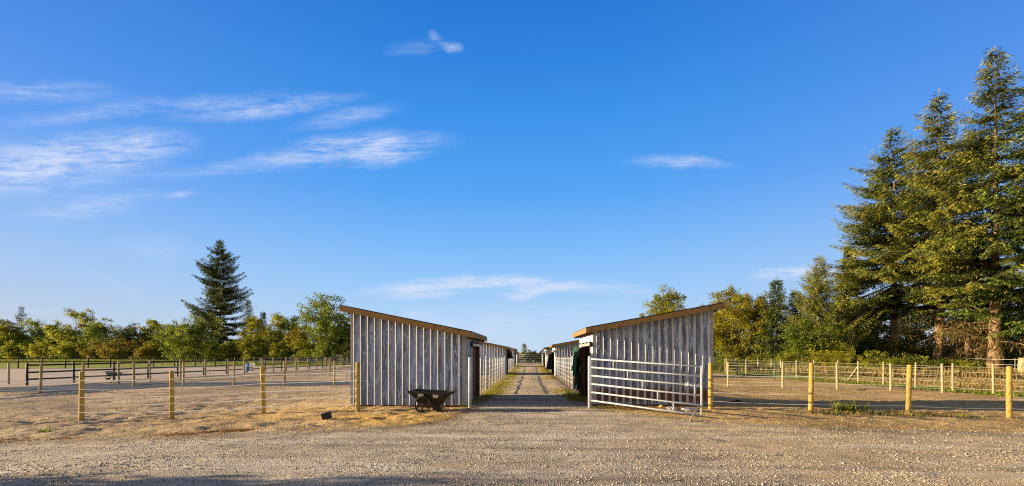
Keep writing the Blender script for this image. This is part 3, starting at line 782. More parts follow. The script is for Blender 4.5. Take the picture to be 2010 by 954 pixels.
pipe_fence('far white pipe fence between the second and last right sheds', LX - .02, 39.3, 55.4, 1.85, 4)

# lone gate post on the left
x, y = at(922.3, 801.3, 0)
tag(MB().tube([(x, y, -.1), (x, y, 1.49), (x, y, 1.51)], [.052, .052, .03], 10).build('gate_post', M['white'], None, True), 'lone white pipe post at the lane corner of the left shed', 'post')

# open gate on the right
gl = Vector((*P(1160, 13.3), 0)); gr = Vector((*P(1377, 11.35), 0))
g = empty('pipe_gate', (gl.x, gl.y, 0)); tag(g, 'wide white pipe gate standing open before the rusty shed', 'gate')
d = gr - gl
gp = lambda t, z: Vector((d.x * t, d.y * t, z))
zl = [.245 + 1.216 * k / 5 for k in range(6)]; zrr = [.085 + 1.216 * k / 5 for k in range(6)]
mb = MB(); mb.tube([gp(0, zl[0]), gp(0, zl[5])], .026, 8); mb.tube([gp(1, zrr[0]), gp(1, zrr[5] + .02)], .026, 8); mb.build('end_upright', M['white'], g, True)
for a, b in zip(zl, zrr):
    MB().tube([gp(0, a), gp(.5, (a + b) / 2 - .006), gp(1, b)], .023, 8).build('rail', M['white'], g, True)
for k, px in zip((4, 3, 2, 1, 0), (1204.3, 1232, 1261, 1291, 1322)):
    lo, hi = None, None
    t = 0.5
    best = min((abs((CX + F * ((gl.x + d.x * q) * CT + (gl.y + d.y * q) * ST) / (-(gl.x + d.x * q) * ST + (gl.y + d.y * q) * CT)) - px), q) for q in [i / 400 for i in range(401)])[1]
    zz = lambda j: zl[j] + (zrr[j] - zl[j]) * best
    MB().tube([gp(best, zz(k)), gp(best, zz(k + 1))], .017, 7).build('upright', M['white'], g, True)
hp = Vector((*P(1157.3, 13.33), 0)) - gl
MB().tube([hp + Vector((0, 0, -.1)), hp + Vector((0, 0, 1.52)), hp + Vector((0, 0, 1.545))], [.05, .05, .03], 10).build('hinge_post', M['white'], g, True)
mb = MB()
for zz in (zl[4] - .05, zl[1] - .05): mb.tube([hp + Vector((0, 0, zz)), gp(0.0, zz)], .014, 6); mb.box(hp.lerp(gp(0, zz), .5) + Vector((0, 0, zz - hp.z - zz / 2 if False else zz / 2)), (.05, .05, .03))
mb.build('hinge', M['steel'], g)
q = gp(.985, .34); e = Vector((*at(1354, 826, 0), -.01)) - Vector((gl.x, gl.y, 0))
MB().tube([q, e], .02, 7).build('prop_bar', M['steel'], g, True)
# knotted rope round the third rail
mb = MB(); rng = random.Random(5)
zt = lambda t: zl[3] + (zrr[3] - zl[3]) * t
pts = [gp(.875 + .115 * k / 14, zt(.875 + .115 * k / 14)) + Vector((0, .03 * math.sin(k * 2.1), .03 * math.cos(k * 2.1))) for k in range(15)]
mb.tube(pts, [.008 + .007 * rng.random() for _ in pts], 6)
mb.tube([gp(.945, zt(.945)), gp(.946, zt(.945) - .15) + Vector((.01, 0, 0)), gp(.944, zt(.945) - .28)], .008, 5)
for k in range(6): mb.box(gp(.885, zt(.885)) + Vector((rng.uniform(-.04, .04), rng.uniform(-.03, .03), rng.uniform(-.03, .05))), (.03, .03, .03), Matrix.Rotation(rng.random() * 3, 3, 'X'))
tag(mb.build('rope', M['rope'], None, True), 'knotted white rope wound on the open gate\'s third rail', 'rope').location = (gl.x, gl.y, 0)

# gate closing the far end of the lane
y = 63.0; z = G(0, y)
g2 = empty('end_gate', (0, y, z)); tag(g2, 'closed white pipe gate across the far end of the lane', 'gate')
for sx in (-1.78, 1.78): MB().tube([(sx, 0, -.1), (sx, 0, 1.6)], .1, 8).build('post', M['white'], g2, True)
for h in (.25, .5, .75, 1.0, 1.25, 1.48): MB().tube([(-1.7, 0, h), (1.7, 0, h)], .026, 7).build('rail', M['white'], g2, True)
for k, sx in enumerate((-.9, -.3, .1, .55, 1.0)): MB().tube([(sx, 0, 1.48 - k * .25), (sx, 0, 1.23 - k * .25)], .04, 6).build('upright', M['white'], g2, True)

# ------------------------------------------------------------------ hanging blankets
def cloth(name, label, cat, mat, x, y0, y1, ztop, zbot, seed, fold=.07, parent=None, out=-1):
    rng = np.random.RandomState(seed)
    nu, nv = 26, 20; vs = []; ph = rng.uniform(0, 6, 4)
    for j in range(nv + 1):
        for i in range(nu + 1):
            u, v = i / nu, j / nv
            zt = ztop(u) if callable(ztop) else ztop; zb = zbot(u) if callable(zbot) else zbot
            amp = fold * (.25 + .9 * v)
            off = amp * (.5 + .5 * math.sin(u * 15 + ph[0] + 1.2 * v) * .7 + .3 * math.sin(u * 31 + ph[1])) + .02
            yy = y0 + (y1 - y0) * (.5 + (u - .5) * (1 - .12 * v)) + .03 * math.sin(v * 5 + ph[2])
            vs.append((x + out * off, yy, zt + (zb - zt) * v + .015 * math.sin(u * 9 + ph[3])))
    f = [(j * (nu + 1) + i, j * (nu + 1) + i + 1, (j + 1) * (nu + 1) + i + 1, (j + 1) * (nu + 1) + i) for j in range(nv) for i in range(nu)]
    o = MB().add(vs, f).build(name, M[mat], parent, True)
    s_ = o.modifiers.new('solid', 'SOLIDIFY'); s_.thickness = .012
    if label: tag(o, label, cat)
    return o
bb = cloth('horse_blanket', 'long black blanket hanging low beside the right shed door', 'blanket', 'blackcloth', LX - .13, 16.75, 18.25, lambda u: 1.5 - .1 * u, lambda u: .22 + .25 * u, 1, .12)
cloth('blanket_strap', None, None, 'sticker', LX - .2, 16.9, 17.1, .42, .12, 4, .04, bb)
cloth('horse_blanket', 'dark green blanket draped over the black one at the right shed door', 'blanket', 'greencloth', LX - .2, 16.5, 17.75, lambda u: 1.88 - .28 * max(0, u - .5), lambda u: .78 + .45 * abs(u - .25), 2, .12)
cloth('horse_blanket', 'black blanket hanging by the door of the second right shed', 'blanket', 'blackcloth', LX - .16, 37.2, 39.6, 1.75, .25, 3, .35)
cloth('horse_blanket', 'dark maroon blanket hanging by the door of the second left shed', 'blanket', 'maroon', -LX + .16, 37.5, 39.2, 1.85, 1.15, 5, .4, None, 1)

# ------------------------------------------------------------------ black yard cart
def yard_cart():
    x, y = at(838, 809.5, 0)
    r = empty('yard_cart', (x, y, G(x, y))); tag(r, 'black two wheeled dump cart parked before the left shed wall', 'cart')
    k = 12.45 / F
    def X(px): return (px - 838) * k
    def Zp(py): return (809.5 - py) * k
    # tub: rim loop and floor loop, open on top
    yn, yf = -.02, .72
    rim = [(X(802), yn, Zp(767)), (X(871), yn, Zp(770.5)), (X(878), yn + .06, Zp(770.5)), (X(878), yf - .06, Zp(770.5)), (X(871), yf, Zp(770.5)), (X(802), yf, Zp(767))]
    rim_o = [(X(800.5), yn - .05, Zp(767.5)), (X(872), yn - .05, Zp(771.5)), (X(881), yn + .03, Zp(771.5)), (X(881), yf - .03, Zp(771.5)), (X(872), yf + .05, Zp(771.5)), (X(800.5), yf + .05, Zp(767.5))]
    mid = [(X(818), yn + .08, Zp(786)), (X(864), yn + .08, Zp(793)), (X(868), yn + .12, Zp(792)), (X(868), yf - .12, Zp(792)), (X(864), yf - .08, Zp(793)), (X(818), yf - .08, Zp(786))]
    bot = [(X(826), yn + .12, Zp(795)), (X(862), yn + .12, Zp(796)), (X(864), yn + .15, Zp(796)), (X(864), yf - .15, Zp(796)), (X(862), yf - .12, Zp(796)), (X(826), yf - .12, Zp(795))]
    inn = [(p[0] * .97, p[1] * .94 + .02, p[2] + .02) for p in bot]
    rim_u = [(p[0], p[1], p[2] - .035) for p in rim_o]
    vs = rim_u + rim_o + rim + inn + bot + mid
    fs = []
    def loop(a, b): fs.extend((a * 6 + i, a * 6 + (i + 1) % 6, b * 6 + (i + 1) % 6, b * 6 + i) for i in range(6))
    loop(0, 1); loop(1, 2); loop(2, 3); fs.append(tuple(3 * 6 + i for i in range(6))); fs.append(tuple(4 * 6 + i for i in range(6))[::-1]); loop(4, 5); loop(5, 0)
    MB().add(vs, fs).build('tub', M['blackpoly'], r, False, .012)
    # handle lip in front
    hm = MB(); 
    a0, b0 = yn + .02, yf - .02
    lip = [(X(876), a0, Zp(771)), (X(893), a0 + .14, Zp(768.8)), (X(893), b0 - .14, Zp(768.8)), (X(876), b0, Zp(771))]
    hm.add(lip + [(p[0] - (.05 if i in (1, 2) else 0), p[1], p[2] - (.045 if i in (1, 2) else .13)) for i, p in enumerate(lip)], [(0, 1, 2, 3), (7, 6, 5, 4), (0, 4, 5, 1), (1, 5, 6, 2), (2, 6, 7, 3), (3, 7, 4, 0)])
    hm.build('handle', M['blackpoly'], r, False, .008)
    # standing leg box moulded into the tub
    lg = MB(); t_ = [(X(847), .04, Zp(795)), (X(864), .04, Zp(795)), (X(864), .62, Zp(795)), (X(847), .62, Zp(795))]; b_ = [(X(850), .08, 0), (X(860.5), .08, 0), (X(860.5), .58, 0), (X(850), .58, 0)]
    lg.add(t_ + b_, [(0, 1, 2, 3), (7, 6, 5, 4), (0, 4, 5, 1), (1, 5, 6, 2), (2, 6, 7, 3), (3, 7, 4, 0)]); lg.build('leg', M['blackpoly'], r, False, .008)
    for (a, b, c, dd) in ((821, 832, 772.5, 779), (850.5, 861, 774.5, 780.5)):
        m = MB(); rot = Matrix.Rotation(R(6), 3, 'Y') @ Matrix.Rotation(R(26), 3, 'X')
        m.box((X((a + b) / 2), yn - .034, Zp((c + dd) / 2)), ((b - a) * k, .012, (dd - c) * k), rot); m.build('sticker', M['sticker'], r)
    tri = MB(); tri.add([(X(851), .072, .01), (X(855.5), .072, .01), (X(853.5), .06, .07), (X(851), .066, .01), (X(855.5), .066, .01), (X(853.5), .054, .07)], [(3, 4, 5), (0, 2, 1), (0, 3, 5, 2), (1, 2, 5, 4), (0, 1, 4, 3)]); tri.build('reflector', M['sticker'], r)
    wr = 16.3 * k; wx, wz = X(831), wr
    def wheel(yc):
        w = empty('wheel', (wx, yc, wz)); w.parent = r
        m = MB(); n = 32
        prof = [(wr - .035, -.03), (wr - .006, -.03), (wr, -.012), (wr, .012), (wr - .006, .03), (wr - .035, .03)]
        vs = [(pr0 * math.cos(2 * math.pi * i / n), py0, pr0 * math.sin(2 * math.pi * i / n)) for i in range(n) for pr0, py0 in prof]
        m.add(vs, [(i * 6 + j, i * 6 + (j + 1) % 6, ((i + 1) % n) * 6 + (j + 1) % 6, ((i + 1) % n) * 6 + j) for i in range(n) for j in range(6)])
        m.build('tyre', M['tyre'], w, True)
        m = MB()
        for i in range(6):
            a = 2 * math.pi * i / 6 + .5
            m.bar((.03 * math.cos(a), 0, .03 * math.sin(a)), ((wr - .03) * math.cos(a), 0, (wr - .03) * math.sin(a)), .05, .035)
        m.tube([(0, -.045, 0), (0, .045, 0)], .05, 12); m.build('rim', M['blackpoly'], w)
        MB().tube([(0, -.06, 0), (0, -.03, 0)], .018, 8).build('hub', M['steel'], w)
    wheel(-.10); wheel(.80)
    MB().tube([(wx, -.06, wz), (wx, .76, wz)], .015, 8).build('axle', M['steel'], r, True)
yard_cart()

# green barrow in the far left paddock
x, y = atg(222, 745.5)
g3 = empty('wheelbarrow', (x, y, G(x, y)), R(8)); tag(g3, 'small green wheelbarrow standing beyond the left paddock posts', 'wheelbarrow')
m = MB()
top = [(-.36, -.28, .60), (.42, -.28, .52), (.42, .28, .52), (-.36, .28, .60)]; bt = [(-.2, -.18, .24), (.32, -.2, .24), (.32, .2, .24), (-.2, .18, .24)]
m.add(top + bt + [(p[0] * .93, p[1] * .92, p[2] - .005) for p in top] + [(p[0] * .93, p[1] * .9, p[2] + .03) for p in bt],
      [(0, 1, 5, 4), (1, 2, 6, 5), (2, 3, 7, 6), (3, 0, 4, 7), (4, 5, 6, 7), (8, 9, 13, 12), (9, 10, 14, 13), (10, 11, 15, 14), (11, 8, 12, 15), (12, 13, 14, 15), (0, 8, 9, 1), (1, 9, 10, 2), (2, 10, 11, 3), (3, 11, 8, 0)])
m.build('tray', M['greenpoly'], g3)
MB().bar((-.37, -.28, .585), (-.37, .28, .585), .04, .05).build('tray_lip', M['sticker'], g3)
m = MB(); n = 20
vs = [(-.34 + pr0 * math.cos(2 * math.pi * i / n), py0, .17 + pr0 * math.sin(2 * math.pi * i / n)) for i in range(n) for pr0, py0 in ((.1, -.04), (.16, -.04), (.17, 0), (.16, .04), (.1, .04))]
m.add(vs, [(i * 5 + j, i * 5 + (j + 1) % 5, ((i + 1) % n) * 5 + (j + 1) % 5, ((i + 1) % n) * 5 + j) for i in range(n) for j in range(5)]); m.tube([(-.34, -.05, .17), (-.34, .05, .17)], .1, 14)
m.build('wheel', M['tyre'], g3, True)
for sy in (-.2, .2):
    MB().tube([(-.34, sy * .4, .17), (.3, sy, .3), (.8, sy * 1.2, .58)], .018, 6).build('handle', M['steel'], g3, True)
    MB().tube([(.25, sy, .26), (.34, sy, 0)], .016, 6).build('leg', M['steel'], g3, True)

# blue and white cloth on the far wires
x, y = P(492.5, 39.6); z = G(x, y)
b = empty('striped_cloth', (x, y - .1, z)); tag(b, 'blue and white striped cloth hung on the far left fence wires', 'cloth')
def strip(a0, a1, mat, nm):
    n = 8; vs = []
    for i in range(n + 1):
        u = a0 + (a1 - a0) * i / n
        o = .03 * math.sin(u * 9)
        vs += [(u, o, .98 + .02 * math.sin(u * 5)), (u, o * 1.4 - .02, .32 + .02 * math.sin(u * 7 + 1))]
    q = MB().add(vs, [(2 * i, 2 * i + 1, 2 * i + 3, 2 * i + 2) for i in range(n)]).build(nm, M[mat], b, True)
    sm = q.modifiers.new('solid', 'SOLIDIFY'); sm.thickness = .012
strip(-.47, -.40, 'sticker', 'border'); strip(-.398, -.06, 'blue', 'stripe'); strip(-.058, .04, 'sticker', 'stripe'); strip(.042, .47, 'cream', 'stripe')

# black box on the dirt, droppings, scraps behind the gate
x, y = at(641, 829, -.06)
o = MB().box((0, 0, .075), (.23, .17, .16), Matrix.Rotation(R(-14), 3, 'Y')).build('plastic_box', M['box'], None, False, .012)
o.location = (x, y, G(x, y) + .03); o.rotation_euler = (0, 0, R(25)); tag(o, 'small black box lying on the dirt left of the shed', 'box')
def lumps(name, label, cat, x, y, r, n, mat, seed, hgt_=.12):
    rng = random.Random(seed); bm = bmesh.new()
    for k in range(n):
        q = rng.uniform(.25, .45) * r * .8
        a, rr = rng.uniform(0, 6.3), r * math.sqrt(rng.random())
        mt = Matrix.Translation((rr * math.cos(a), rr * .6 * math.sin(a), max(q * .3, hgt_ * (1 - rr / r) * rng.random()))) @ Matrix.Rotation(rng.random() * 6, 4, 'Z') @ Matrix.Diagonal((q, q * .8, q * .6, 1))
        bmesh.ops.create_icosphere(bm, subdivisions=2, radius=1, matrix=mt)
    for v in bm.verts: v.co += Vector((rng.uniform(-1, 1), rng.uniform(-1, 1), rng.uniform(-1, 1))) * r * .03
    me = bpy.data.meshes.new(name); bm.to_mesh(me); bm.free(); me.materials.append(M[mat])
    o = bpy.data.objects.new(name, me); COL.objects.link(o); o.location = (x, y, G(x, y)); return tag(o, label, cat)
x, y = atg(1445, 791); lumps('dung_pile', 'black pile of droppings in the shadow right of the rusty shed', 'dung', x, y, .2, 16, 'dung', 1)
x, y = atg(1404, 768); lumps('dung_pile', 'small dark droppings on the sunny paddock behind the corner post', 'dung', x, y, .12, 9, 'dung', 2, .08)
x, y = atg(1693, 766); lumps('dung_pile', 'dark droppings in the middle of the right paddock', 'dung', x, y, .16, 9, 'dung', 3, .08)
x, y = P(1304, 12.95)
sw = empty('scrap_wood', (x, y, G(x, y))); tag(sw, 'broken orange wood scraps on the ground behind the open gate', 'wood scraps')
for k, (a, b_, c, rz, ry) in enumerate(((.0, .05, .09, .5, .35), (.14, -.03, .06, -.6, .2), (-.12, 0, .05, 1.1, .5))):
    q = MB().box((a, b_, c), (.26, .09, .035), Matrix.Rotation(rz, 3, 'Z') @ Matrix.Rotation(ry, 3, 'Y')).build('board', M['scrapwood'], sw)
def crumple(label, px, D, sx, seed, mat='bag'):
    rng = random.Random(seed); x, y = P(px, D); bm = bmesh.new(); bmesh.ops.create_icosphere(bm, subdivisions=3, radius=1)
    for v in bm.verts:
        v.co *= rng.uniform(.75, 1.15); v.co = Vector((v.co.x * sx, v.co.y * .14, max(-.02, v.co.z * .07 + .05)))
    me = bpy.data.meshes.new('feed_bag'); bm.to_mesh(me); bm.free(); me.materials.append(M[mat])
    o = bpy.data.objects.new('feed_bag', me); COL.objects.link(o); o.location = (x, y, G(x, y)); tag(o, label, 'bag')
crumple('crumpled grey bag next to the orange wood scraps', 1318, 12.9, .16, 1)
crumple('larger crumpled grey bag near the free end of the gate', 1352, 12.7, .22, 2)
x, y = P(1330, 12.65)
tag(MB().tube([(x - .35, y - .03, .03), (x + .3, y + .05, .035)], .022, 8).build('pipe', M['steel'], None, True), 'short steel pipe lying on the ground between the grey bags', 'pipe')
x, y = P(2008, 33)
tag(MB().tube([(x, y, -.3), (x, y, .9), (x + .03, y, 1.25)], [.32, .27, .25], 12).build('stump', M['palepost'], None, True), 'pale cut stump at the far right beyond the verge fence', 'stump')

# ------------------------------------------------------------------ trees
def plant(px, top, D, maker, label, cat='tree', name='tree', group=None, rz=0.0, **kw):
    x, y = P(px, D); z = G(x, y)
    r = empty(name, (x, y, z), rz); tag(r, label, cat, group)
    h = hgt(top, D) - z
    maker(r, h, **kw); return r
RP = 'tall firs on the right'
def fir(r, h, **kw): conifer(r, h, **kw)
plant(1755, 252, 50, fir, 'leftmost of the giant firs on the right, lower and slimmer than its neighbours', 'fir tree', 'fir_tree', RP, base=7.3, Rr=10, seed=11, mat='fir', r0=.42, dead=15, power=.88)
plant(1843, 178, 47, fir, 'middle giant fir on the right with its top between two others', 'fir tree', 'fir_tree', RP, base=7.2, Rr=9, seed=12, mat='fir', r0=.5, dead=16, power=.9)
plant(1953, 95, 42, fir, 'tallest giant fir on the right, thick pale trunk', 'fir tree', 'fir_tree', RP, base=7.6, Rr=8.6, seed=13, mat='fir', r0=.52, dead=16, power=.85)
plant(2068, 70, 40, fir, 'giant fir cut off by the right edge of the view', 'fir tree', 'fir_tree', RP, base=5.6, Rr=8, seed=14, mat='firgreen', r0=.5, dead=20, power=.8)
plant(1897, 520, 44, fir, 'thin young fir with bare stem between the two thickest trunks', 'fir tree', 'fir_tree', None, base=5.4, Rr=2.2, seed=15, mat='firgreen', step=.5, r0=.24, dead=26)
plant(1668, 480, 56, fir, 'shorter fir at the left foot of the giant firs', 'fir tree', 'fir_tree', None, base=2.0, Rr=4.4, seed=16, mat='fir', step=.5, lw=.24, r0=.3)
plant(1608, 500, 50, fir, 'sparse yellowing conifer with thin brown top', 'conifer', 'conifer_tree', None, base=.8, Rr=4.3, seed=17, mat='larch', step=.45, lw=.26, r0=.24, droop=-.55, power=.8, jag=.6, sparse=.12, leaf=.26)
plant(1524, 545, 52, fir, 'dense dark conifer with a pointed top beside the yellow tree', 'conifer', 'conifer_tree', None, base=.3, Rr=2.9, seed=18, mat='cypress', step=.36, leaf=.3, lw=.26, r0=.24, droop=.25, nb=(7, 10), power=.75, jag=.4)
plant(1495, 578, 54, fir, 'shorter dark conifer just left of the pointed one', 'conifer', 'conifer_tree', None, base=.3, Rr=2.7, seed=19, mat='cypress', step=.36, leaf=.3, lw=.26, r0=.2, droop=.25, nb=(7, 10), power=.7)
plant(1562, 568, 53, fir, 'shorter dark conifer just right of the pointed one', 'conifer', 'conifer_tree', None, base=.3, Rr=2.7, seed=20, mat='cypress', step=.36, leaf=.3, lw=.26, r0=.2, droop=.25, nb=(7, 10), power=.75)
bl = broadleaf
plant(1440, 553, 56, bl, 'big yellow leaved tree at the right shed\'s outer corner', 'tree', 'broadleaf_tree', None, Rr=3.9, seed=21, mat='yellow', n=620, per=56, leaf=.2, trunk=.2, low=.05, multi=3, lobes=18, clump=.62)
plant(1398, 592, 60, bl, 'smaller yellow tree half hidden by the right shed', 'tree', 'broadleaf_tree', None, Rr=3.0, seed=22, mat='yellow', n=320, per=46, leaf=.2, trunk=.15, low=.05, lobes=9, clump=.55)
plant(1303, 560, 62, bl, 'golden green tree rising above the right shed roof', 'tree', 'broadleaf_tree', None, Rr=3.7, seed=23, mat='yellow', n=300, per=46, leaf=.24, trunk=.24, low=.3, lobes=12, clump=.6)
plant(1590, 612, 46, bl, 'green leafy sapling clump in front of the yellowing conifer', 'tree', 'broadleaf_tree', None, Rr=2.6, seed=24, mat='green', n=200, per=40, leaf=.2, trunk=.1, low=.05, multi=3, lobes=8)
plant(1640, 640, 45, bl, 'low green bush under the shorter fir', 'bush', 'bush', None, Rr=2.2, seed=25, mat='olive', n=150, per=40, leaf=.17, trunk=.06, low=.02, multi=4, lobes=7)
# shrubs along the right verge
shr = [(1420, 706, 46, 1.7, 'green', 'green shrub behind the right shed\'s corner post'), (1475, 700, 45, 2.0, 'olive', 'olive shrub under the big yellow tree'),
       (1540, 694, 43, 2.1, 'olive', 'leafy shrub below the dense dark conifer'), (1592, 688, 42, 2.0, 'yellow', 'yellow shrub left of the brace post'),
       (1655, 690, 39, 2.0, 'yellow', 'yellow shrub above the brace post'), (1712, 694, 38, 1.9, 'olive', 'olive shrub at the foot of the leftmost giant fir'),
       (1772, 704, 37, 1.6, 'olive', 'low shrub between the leftmost and middle giant trunks'), (1822, 706, 36, 1.5, 'green', 'bramble bush before the middle giant fir'),
       (1878, 709, 36, 1.4, 'olive', 'bramble bush around the thin young fir')]
for k, (px, top, D, rr, mt, lab) in enumerate(shr):
    plant(px, top, D, bl, lab, 'shrub', 'shrub', 'shrubs along the right verge', Rr=rr, seed=60 + k, mat=mt, n=110, per=44, leaf=.12, trunk=.04, low=.02, multi=4, lobes=7, clump=.34)
# dark wood behind the giant firs
for k, (px, top, D, rr, lab) in enumerate([(1700, 600, 64, 4.5, 'dark tree behind the gap left of the leftmost giant fir'), (1800, 585, 62, 4.5, 'dark tree behind the gap between leftmost and middle giant firs'), (1905, 590, 58, 4.5, 'dark tree behind the thin young fir'), (2000, 585, 56, 4.5, 'dark tree behind the tallest giant fir')]):
    plant(px, top, D, bl, lab, 'tree', 'broadleaf_tree', 'dark trees behind the giant firs', Rr=rr, seed=80 + k, mat='dark', n=260, per=40, leaf=.3, trunk=.2, low=.02, multi=3, lobes=11, clump=.8)

# left tree line
slant = lambda px: 128 - 46 * max(0, min(1, px / 735))
LT = [(-35, 628, 84, 'olive', 4.6, 'olive tree at the far left edge of the tree line'), (10, 640, 82, 'yellow', 3.9, 'yellow green tree near the left end, below the leaning conifer'),
      (68, 630, 86, 'olive', 4.2, 'olive tree just right of the leaning conifer'), (112, 630, 88, 'green', 4.0, 'green tree two places right of the leaning conifer'),
      (160, 610, 90, 'olive', 3.9, 'tallest airy olive tree left of the round dark tree'), (205, 625, 86, 'green', 3.8, 'green tree right of the tallest airy olive tree'),
      (250, 640, 84, 'dark', 4.0, 'dark tree above the orange shrubs'), (298, 622, 88, 'olive', 3.2, 'thin olive tree just left of the round dark tree'),
      (330, 640, 90, 'green', 3.4, 'green tree partly hidden behind the round dark tree'), (505, 618, 88, 'yellow', 3.6, 'yellow green tree right of the tall dark fir'),
      (546, 614, 86, 'olive', 3.2, 'airy olive tree between the tall fir and the tall leafy tree'), (578, 612, 92, 'dark', 2.2, 'slim dark tree left of the tall leafy tree'),
      (603, 645, 84, 'orange', 3.4, 'orange brown tree at the tall leafy tree\'s left foot'), (690, 622, 90, 'green', 4.4, 'green tree half hidden by the left shed'),
      (735, 640, 92, 'olive', 4.4, 'olive tree behind the left shed')]
for k, (px, top, D, mt, rr, lab) in enumerate(LT):
    D2 = slant(px) + (D - 86); rr *= 1.15 * D2 / 86; top -= 8
    plant(px, top, D2, bl, lab, 'tree', 'broadleaf_tree', 'trees of the left tree line', Rr=rr, seed=100 + k, mat=mt, n=340, per=36, leaf=.27 * D2 / 86, trunk=.14, low=.04, multi=2, lobes=10 + (k * 7) % 9, clump=.6 * D2 / 86, gaps=.1, spire=(.0, .5, .25, .7)[k % 4], bark='greybark')
plant(372, 612, 88, bl, 'round dark tree standing nearest in the left tree line', 'tree', 'broadleaf_tree', None, Rr=5.6, seed=130, mat='green', n=420, per=44, leaf=.26, trunk=.2, low=.03, multi=3, lobes=15, clump=.75)
plant(640, 570, 84, bl, 'tall leafy tree beside the left shed roof', 'tree', 'broadleaf_tree', None, Rr=5.6, seed=131, mat='green', n=430, per=40, leaf=.3, trunk=.3, low=.12, lobes=16, clump=.85)
plant(432, 470, 108, fir, 'tall dark fir standing alone above the left tree line', 'fir tree', 'fir_tree', None, base=1.5, Rr=8.8, seed=135, mat='darkfir', r0=.4, step=.8, nb=(6, 9), leaf=.6, droop=.12, power=.8, jag=.55, sparse=.15, fill=1, irr=.5, lw=.24)
plant(36, 600, 128, fir, 'leaning conifer top at the left end of the tree line', 'conifer', 'conifer_tree', None, base=2, Rr=4.6, seed=132, mat='darkfir', r0=.25, step=.7, nb=(3, 6), leaf=.42, sparse=.3, lean=.06, droop=-.1)
plant(488, 588, 104, fir, 'pale slim conifer right of the tall dark fir', 'conifer', 'conifer_tree', None, base=1, Rr=3.0, seed=133, mat='larch', r0=.2, step=.6, leaf=.36, sparse=.25, droop=-.45)
plant(516, 610, 104, fir, 'small dark conifer behind the yellow green tree', 'conifer', 'conifer_tree', None, base=1, Rr=2.2, seed=134, mat='darkfir', r0=.2, step=.6, leaf=.36)
SH = [(30, 676, 78, 'olive', 2.6, 'olive shrub at the far left fence'), (88, 668, 79, 'yellow', 2.7, 'yellow shrub behind the far left black rails'), (140, 674, 80, 'olive', 2.6, 'olive shrub left of the orange shrubs'),
      (192, 672, 78, 'orange', 2.5, 'orange shrub left of two, below the dark tree'), (236, 664, 78, 'orange', 2.9, 'larger orange shrub below the dark tree'), (290, 672, 77, 'orange', 2.3, 'brown orange shrub beside the round dark tree'),
      (426, 672, 80, 'green', 2.6, 'dark green shrub at the foot of the tall fir'), (458, 668, 80, 'olive', 2.5, 'olive shrub above the striped cloth'), (505, 664, 80, 'yellow', 2.6, 'yellow shrub right of the striped cloth'),
      (548, 668, 80, 'olive', 2.6, 'olive shrub in front of the slim dark tree'), (595, 668, 80, 'olive', 2.7, 'olive shrub under the orange brown tree'), (645, 672, 80, 'green', 2.7, 'green shrub under the tall leafy tree'), (690, 676, 80, 'dark', 2.7, 'dark shrub at the left shed corner')]
for k, (px, top, D, mt, rr, lab) in enumerate(SH):
    D2 = slant(px) - 9; rr *= D2 / 80
    plant(px, top, D2, bl, lab, 'shrub', 'shrub', 'shrubs of the left tree line', Rr=rr, seed=150 + k, mat=mt, n=130, per=36, leaf=.24 * D2 / 80, trunk=.05, low=.02, multi=3, lobes=8, clump=.55 * D2 / 80)
# beyond the end gate
plant(1029, 674, 130, fir, 'small fir seen through the lane above the end gate', 'fir tree', 'fir_tree', None, base=.4, Rr=1.7, seed=140, mat='green', r0=.15, step=.4, leaf=.3)
for k, (px, top, D, rr, mt, lab) in enumerate([(1010, 692, 84, 1.8, 'olive', 'olive bush behind the end gate, left of the small fir'), (1040, 690, 86, 2.0, 'olive', 'olive bush behind the end gate, under the small fir'), (1062, 693, 84, 1.7, 'yellow', 'yellowish bush behind the end gate, at its right post')]):
    plant(px, top, D, bl, lab, 'bush', 'bush', 'bushes behind the end gate', Rr=rr, seed=170 + k, mat=mt, n=110, per=34, leaf=.2, trunk=.04, low=.02, multi=3, lobes=7, clump=.4)

# undergrowth: unbroken low growth behind the fences
def undergrowth(name, pts, mat, n, hmax, seed, leaf=.25):
    rng = np.random.RandomState(seed); pts = np.array(pts)
    seg = rng.randint(0, len(pts) - 1, n); t = rng.rand(n)[:, None]
    p = pts[seg] * (1 - t) + pts[seg + 1] * t + rng.normal(0, 1.6, (n, 2))
    hh = hmax * (.35 + .9 * fnoise(p[:, 0] * .35, p[:, 1] * .35, 2))
    z = gz(p[:, 0], p[:, 1]) + hh * rng.rand(n) ** .7
    o = leafmesh(name, np.c_[p, z], rng.normal(0, 1, (n, 3)), np.array([0, -.4, .6]) + rng.normal(0, .8, (n, 3)), leaf * rng.uniform(.6, 1.3, n), leaf * .6 * rng.uniform(.6, 1.2, n), rng.normal(.45, .2, n), LF[mat])
    o['kind'] = 'stuff'; return o
tag(undergrowth('undergrowth', [P(-60, 134), P(150, 122), P(330, 110), P(520, 99), P(760, 90)], 'olive', 34000, 5.6, 1, .42), 'dark undergrowth filling the left tree line', 'undergrowth')
tag(undergrowth('undergrowth', [P(1395, 58), P(1560, 56), P(1700, 52), P(1850, 48), P(2060, 44)], 'dark', 22000, 3.4, 2, .28), 'dark undergrowth beneath the right trees', 'undergrowth')

